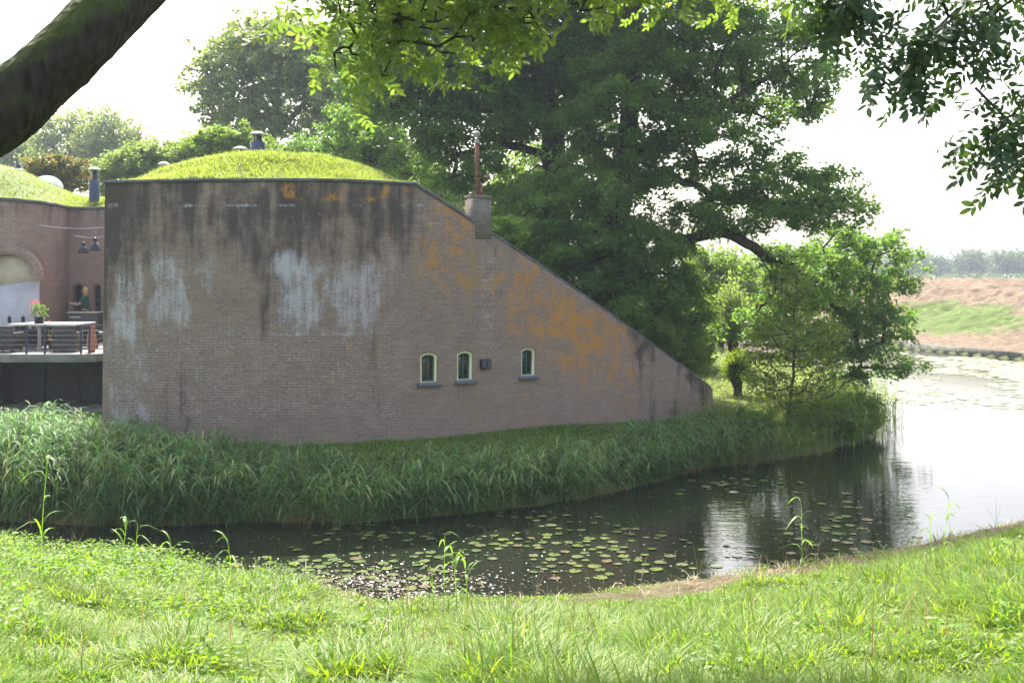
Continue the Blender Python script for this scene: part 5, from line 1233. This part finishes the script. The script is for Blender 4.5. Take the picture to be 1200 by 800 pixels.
# keep clear of the wall foot
wy = np.interp(x, WX, WY); k_ &= ~((x > -9.6) & (x < 5.7) & (y > wy-.25))
x, y, di, nn = x[k_], y[k_], di[k_], nn[k_]; P = np.stack([x, y, np.maximum(height(x, y), 0)-.05], -1)
h = (np.interp(x, [-12, -9, -6, -3, 3, 6, 10], [1.6, 1.5, 1.38, 1.12, .98, .95, .95])*(.62+.75*nn)-P[:, 2]*.85)*rng.uniform(.68, 1.15, len(x))*np.interp(di, [0, .3], [.85, 1.0]); h = np.maximum(h, .35)
lean = np.stack([.16+.3*(fbm(x*.6, y*.6, 133)-.5)+rng.normal(size=len(x))*.06, -.22*np.interp(di, [0, 1.5], [1, .25])+rng.normal(size=len(x))*.07], -1)
print('reeds', len(x))
V, Fs = reed_mesh(P, h, lean)
tag(mesh_np('reeds', V, Fs, M['reed']), 'dense bluish green reeds along the foot of the fort wall', 'reeds', kind='stuff')
# dead straw at the waterline
n = 30000; x = rng.uniform(-16, 9, n); y = rng.uniform(20.5, 30, n); di = sdist(x, y, ISL); k_ = (di > -.30) & (di < .12) & (rng.uniform(0, 1, n) < .15+.85*sstep(.42, .6, fbm(x*.9, y*.2, 141)))
x, y = x[k_], y[k_]; P = np.stack([x, y, np.full(len(x), -.03)], -1); V, Fs = blades(P, rng.uniform(.2, .5, len(x)), rng.uniform(.008, .018, len(x)), rng.uniform(.2, 1.4, len(x)), K=3, stiff=.6, lean=(0, -.8))
tag(mesh_np('dead_reeds', V, Fs, M['straw']), 'brown dead reed litter at the waterline under the reeds', 'reeds', kind='stuff')
# turf strip at the wall foot and meadow on the tip
n = 150000; x = rng.uniform(-14, 15.5, n); y = rng.uniform(21.5, 52, n); di = sdist(x, y, ISL); wy = np.interp(x, WX, WY, right=0)
inside = (x > -9.6) & (x < 5.7) & (y > wy-.06); left = (x < -9.6) & (y > 30.0)
k_ = (di > .4) & ~inside & ~left & (rng.uniform(0, 1, n) < np.where(y > 34, .55, 1)) & ~((x < 4.5) & (y > 33))
x, y, di = x[k_], y[k_], di[k_]; P = np.stack([x, y, height(x, y)-.02], -1)
nn = fbm(x*.7, y*.7, 151)
h = .07+.12*nn+.42*sstep(3.2, .6, di)*sstep(6, 8.5, x)*rng.uniform(.3, 1.2, len(x))
wv = rng.uniform(.012, .022, len(x))*(1+.02*y)
east = x > 5.9
V, Fs = blades(P[~east], h[~east], wv[~east], rng.uniform(.2, 1.2, (~east).sum()), K=2, stiff=.7); tag(mesh_np('turf_strip', V, Fs, M['strip']), 'short green grass between the reeds and the wall foot', 'grass', kind='stuff')
V, Fs = blades(P[east], h[east], wv[east], rng.uniform(.2, 1.2, east.sum()), K=2, stiff=.7); tag(mesh_np('bank_grass', V, Fs, M['mound']), 'sunny grass on the meadow at the end of the fort wall', 'grass', kind='stuff')
# looser tall herbs and reeds at the tip, growing out into the water
n = 9000; x = rng.uniform(4.5, 15, n); y = rng.uniform(25.5, 42, n); di = sdist(x, y, ISL); k_ = (di > -.7) & (di < 1.8) & (rng.uniform(0, 1, n) < np.where(di < 0, .16, .5)); x, y = x[k_], y[k_]
P = np.stack([x, y, np.maximum(height(x, y), 0)-.05], -1); h = rng.uniform(.5, 1.25, len(x)); V, Fs = reed_mesh(P, h, rng.normal(size=(len(x), 2))*.12, nl=7, leafL=.36, w=.022)
tag(mesh_np('tip_herbs', V, Fs, M['yellowgreen']), 'loose green reeds and herbs fringing the sunny bank tip', 'reeds', kind='stuff')
# mound and roof grass
def surf_grass(n, X, Y, Z, name, label, test, hh=(.08, .22)):
    r_, c_ = X.shape; u = rng.uniform(0, r_-1.001, n); v = rng.uniform(0, c_-1.001, n); i = u.astype(int); j = v.astype(int); fu = u-i; fv = v-j
    def s_(A): return (A[i, j]*(1-fv)+A[i, j+1]*fv)*(1-fu)+(A[i+1, j]*(1-fv)+A[i+1, j+1]*fv)*fu
    x, y, z = s_(X), s_(Y), s_(Z); k_ = test(x, y, z); x, y, z = x[k_], y[k_], z[k_]; P = np.stack([x, y, z-.02], -1)
    h = hh[0]+(hh[1]-hh[0])*fbm(x*1.5, y*1.5, 161)*rng.uniform(.5, 1.6, len(x))
    V, Fs = blades(P, h, rng.uniform(.012, .024, len(x))*1.3, rng.uniform(.2, 1.2, len(x)), K=2, stiff=.7); tag(mesh_np(name, V, Fs, M['mound']), label, 'grass', kind='stuff')
surf_grass(120000, MX, MY, MZ, 'mound_grass', 'sunlit grass covering the mound above the wall', lambda x, y, z: z > 1.2)
surf_grass(60000, RX, RY, RZ, 'roof_grass', 'sunlit grass on the roof of the courtyard building', lambda x, y, z: (y < 46) & (x > -27), (.06, .16))

# single young reeds rising from the near bank
def young_reed(px, D, h, nl, label, leafL=.34):
    h = h*1.15; leafL = leafL*1.35; b0 = gpt(px, D, 0); r = empty('reed_plant', tuple(b0)); tag(r, label, 'reed', 'single reeds on the near bank')
    P = np.zeros((1, 3)); V, Fs = reed_mesh(P, np.array([h]), np.array([[rng.normal()*.05, rng.normal()*.04]]), nl=nl, leafL=leafL, w=.036)
    V[:, :] *= 1.0; mesh_np('leaves', V, Fs, M['reedy'], r)
    a = Acc(); a.tube([(0, 0, -.05), (0, 0, h*.5)], [.006, .004], 5); a.build('stem', M['reedy'], r)
young_reed(47, 13.3, 1.55, 9, 'tallest single reed rising in front of the water near the left edge')
for px, D, h, lb in ((143, 15.5, .85, 'leafy reed in the pair above the left weeds, left one'), (158, 15.6, .80, 'leafy reed in the pair above the left weeds, right one'), (200, 15.4, .6, 'short reed right of the pair above the left weeds'), (272, 15.2, .75, 'reed standing at the edge of the weed mound'),
                     (520, 14.6, .95, 'broad leaved reed clump stem in the bottom middle, tallest'), (535, 14.5, .75, 'broad leaved reed in the bottom middle, leaning right'), (508, 14.4, .55, 'short broad leaved reed in the bottom middle, lowest left'), (548, 14.6, .6, 'short reed just right of the bottom middle clump'),
                     (940, 16.2, 1.0, 'slender reed stalk before the lily pads right of centre'), (1105, 15.5, .9, 'slender reed on the rise of the near bank at the right'), (1090, 15.7, .7, 'shorter slender reed on the rise of the near bank at the right')):
    young_reed(px, D, h, 7, lb)

# ---------------------------------------------------------------- lily pads
def pad_mesh(k):
    n = 14; a0 = .22; an = np.linspace(a0, 2*PI-a0, n); w = 1+.04*np.sin(an*3+k)
    V = np.concatenate([[[0, 0, .0]], np.stack([np.cos(an)*w, np.sin(an)*w*.9, .04*np.sin(an*2+k*1.3)+.02*rng.normal(size=n)], -1), [[0, 0, -.05]], np.stack([np.cos(an)*w*.98, np.sin(an)*w*.88, -.05+0*an], -1)])
    T = [[0, i+1, i+2] for i in range(n-1)]; me = mesh_np('lily_pad', V, [np.array(T)], M['pad'], smooth=True)
    d = me.data; bpy.data.objects.remove(me); return d
# one material per pad shade, the leaf's own colour
padm = []
for i, c in enumerate(((.09, .13, .035), (.12, .15, .04), (.14, .11, .06), (.07, .11, .035), (.12, .13, .06))):
    m_ = simple('lily_pad_leaf', c, .22, var=.15, scale=3, spec=.7); padm.append(m_)
pads = []
for i in range(10):
    d = pad_mesh(i); d.materials.clear(); d.materials.append(padm[[0, 1, 2, 3, 4, 0, 1, 3, 4, 0][i]]); pads.append(d)
cand = []
def water_ok(x, y): return (near_y(np.array([x]))[0] < y-.15) and sdist(np.array([x]), np.array([y]), ISL)[0] < -.15
CL = [  # px, py, rx, ry, count, size, label
 (375, 668, 62, 20, 42, .17, 'pale glinting lily pad in the sunlit patch by the left near bank'),
 (455, 672, 60, 22, 34, .15, 'lily pad in the sunlit glitter left of the bottom middle reeds'),
 (440, 626, 70, 9, 24, .14, 'green lily pad along the foot of the reeds, left of centre'),
 (590, 640, 60, 16, 26, .15, 'green lily pad in dark water below the chimney'),
 (700, 636, 70, 22, 52, .16, 'yellow green lily pad in the dark middle of the canal'),
 (690, 660, 60, 14, 26, .16, 'brownish lily pad in front of the dark middle water'),
 (880, 566, 70, 12, 34, .17, 'grey green lily pad below the bank tip reeds'),
 (985, 625, 50, 32, 40, .17, 'grey lily pad in the bright reflections right of centre'),
 (850, 655, 50, 20, 10, .15, 'scattered grey lily pad in the white sky reflection'),
 (620, 605, 60, 8, 12, .14, 'small green lily pad close under the dark reeds'),
 (60, 640, 60, 10, 14, .14, 'lily pad half hidden behind the weeds at the far left'),
 (200, 628, 60, 8, 8, .15, 'lily pad in the shaded water at the left')]
placed = []; cnt_ = 0
for (cx_, cy_, rx, ry, cnt0, sz, lb) in CL:
    k = 0; tries = 0
    while k < cnt0 and tries < 900:
        tries += 1
        px_ = cx_+rx*rng.normal()*.6; py_ = cy_+ry*rng.normal()*.62
        if py_ < 530: continue
        D_ = EYE*F/(py_-HY); x, y = gxy(px_, D_); s = sz*.63*rng.uniform(.55, 1.25)
        if not water_ok(x, y): continue
        if any((x-a_)**2+(y-b_)**2 < (s+c_)**2*.95 for a_, b_, c_ in placed): continue
        placed.append((x, y, s)); k += 1
        if cnt_ >= 300: continue
        o = bpy.data.objects.new('lily_pad', pads[rng.integers(10)]); COL.objects.link(o); o.location = (x, y, .012+.004*rng.uniform()); o.scale = (s, s, s*.35); o.rotation_euler = (rng.normal()*.02, rng.normal()*.02, rng.uniform(0, 6.28))
        tag(o, lb, 'lily pad', 'lily pads '+lb.split('lily pad ')[-1][:60]); cnt_ += 1
print('pads', len(placed))
# floating scum and the far mat of pads
a = Acc(); n = 1500; k = 0
def disc(x, y, s, z=.012, n=8):
    an = np.linspace(0, 2*PI, n, endpoint=False)+rng.uniform(0, 6); V = np.stack([x+np.cos(an)*s, y+np.sin(an)*s*.9, np.full(n, z)+rng.normal(size=n)*.004], -1); V = np.vstack([[[x, y, z]], V])
    a.add(V, [np.array([[0, i+1, (i+1) % n+1] for i in range(n)])])
for i in range(9000):
    px_ = rng.uniform(1035, 1330); py_ = rng.uniform(407, 482); D_ = EYE*F/(py_-HY); x, y = gxy(px_, D_)
    dens = sstep(.40, .60, fbm(x*.35, y*.12, 171))*sstep(482, 455, py_)
    if rng.uniform() > dens or sdist(np.array([x]), np.array([y]), FAR)[0] > -.2: continue
    disc(x, y, rng.uniform(.12, .3))
tag(a.build('floating_pad_mat', M['pad']), 'broad mat of floating leaves on the far water by the bare bank', 'water plants', kind='stuff')
a = Acc()
for i in range(2600):
    if i < 1500: px_ = 430+rng.normal()*85; py_ = 686+rng.normal()*12
    else: px_ = rng.uniform(-20, 1050); py_ = rng.uniform(560, 700)
    D_ = EYE*F/(py_-HY); x, y = gxy(px_, D_)
    if not water_ok(x, y): continue
    disc(x, y, rng.uniform(.01, .03), .008, 6)
tag(a.build('floating_debris', simple('wet_debris', (.12, .085, .055), .35, var=.3)), 'brown floating leaf scraps in the glittering shallows', 'water plants', kind='stuff')

# ---------------------------------------------------------------- haze, sun, sky, camera
m = bpy.data.materials.new('haze_air'); m.use_nodes = True; N = m.node_tree.nodes; L = m.node_tree.links
N.remove(N['Principled BSDF']); v = N.new('ShaderNodeVolumePrincipled'); v.inputs['Color'].default_value = (.76, .87, 1.0, 1); v.inputs['Density'].default_value = HAZE; v.inputs['Anisotropy'].default_value = .3
L.new(v.outputs[0], N['Material Output'].inputs['Volume'])
if HAZE > 0:
    a = Acc(); a.box((0, 920, 8.5), (3080, 2040, 22)); hz_ = a.build('haze', m); tag(hz_, kind='stuff')
SUN_EL, SUN_AZ = math.radians(52), math.radians(-10)
import mathutils
sd = mathutils.Vector((math.sin(SUN_AZ)*math.cos(SUN_EL), math.cos(SUN_AZ)*math.cos(SUN_EL), math.sin(SUN_EL)))
l = bpy.data.lights.new('sun', 'SUN'); l.energy = 3.4; l.angle = math.radians(.53); l.color = (1, .95, .86)
so = bpy.data.objects.new('sun', l); COL.objects.link(so); so.rotation_euler = sd.to_track_quat('Z', 'Y').to_euler(); so.location = (0, 0, 60)
w = bpy.data.worlds.new('World'); sc.world = w; w.use_nodes = True; N = w.node_tree.nodes; L = w.node_tree.links
sk = N.new('ShaderNodeTexSky'); sk.sky_type = 'NISHITA'; sk.sun_disc = False; sk.sun_elevation = SUN_EL; sk.sun_rotation = SUN_AZ; sk.dust_density = 6; sk.air_density = 1.0; sk.ozone_density = 1.0
hs = N.new('ShaderNodeHueSaturation'); hs.inputs['Saturation'].default_value = .70; L.new(sk.outputs[0], hs.inputs['Color']); L.new(hs.outputs[0], N['Background'].inputs['Color']); N['Background'].inputs['Strength'].default_value = .15
cam = bpy.data.cameras.new('camera'); co = bpy.data.objects.new('camera', cam); COL.objects.link(co); sc.camera = co
co.location = (0, 0, EYE); co.rotation_euler = (PI/2, 0, 0); cam.sensor_width = 36; cam.lens = 36*F/1200; cam.shift_y = -(400-HY)/1200; cam.clip_end = 4000; cam.clip_start = .1
sc.view_settings.view_transform = 'Standard'; sc.view_settings.look = 'None'; sc.view_settings.exposure = EXPO; sc.view_settings.gamma = 1; sc.view_settings.use_curve_mapping = False
sc.cycles.max_bounces = 8; sc.cycles.diffuse_bounces = 6; sc.cycles.glossy_bounces = 3; sc.cycles.transmission_bounces = 8; sc.cycles.volume_bounces = 0
sc.cycles.use_denoising = True; sc.cycles.sample_clamp_indirect = 6; sc.cycles.caustics_reflective = False; sc.cycles.caustics_refractive = False
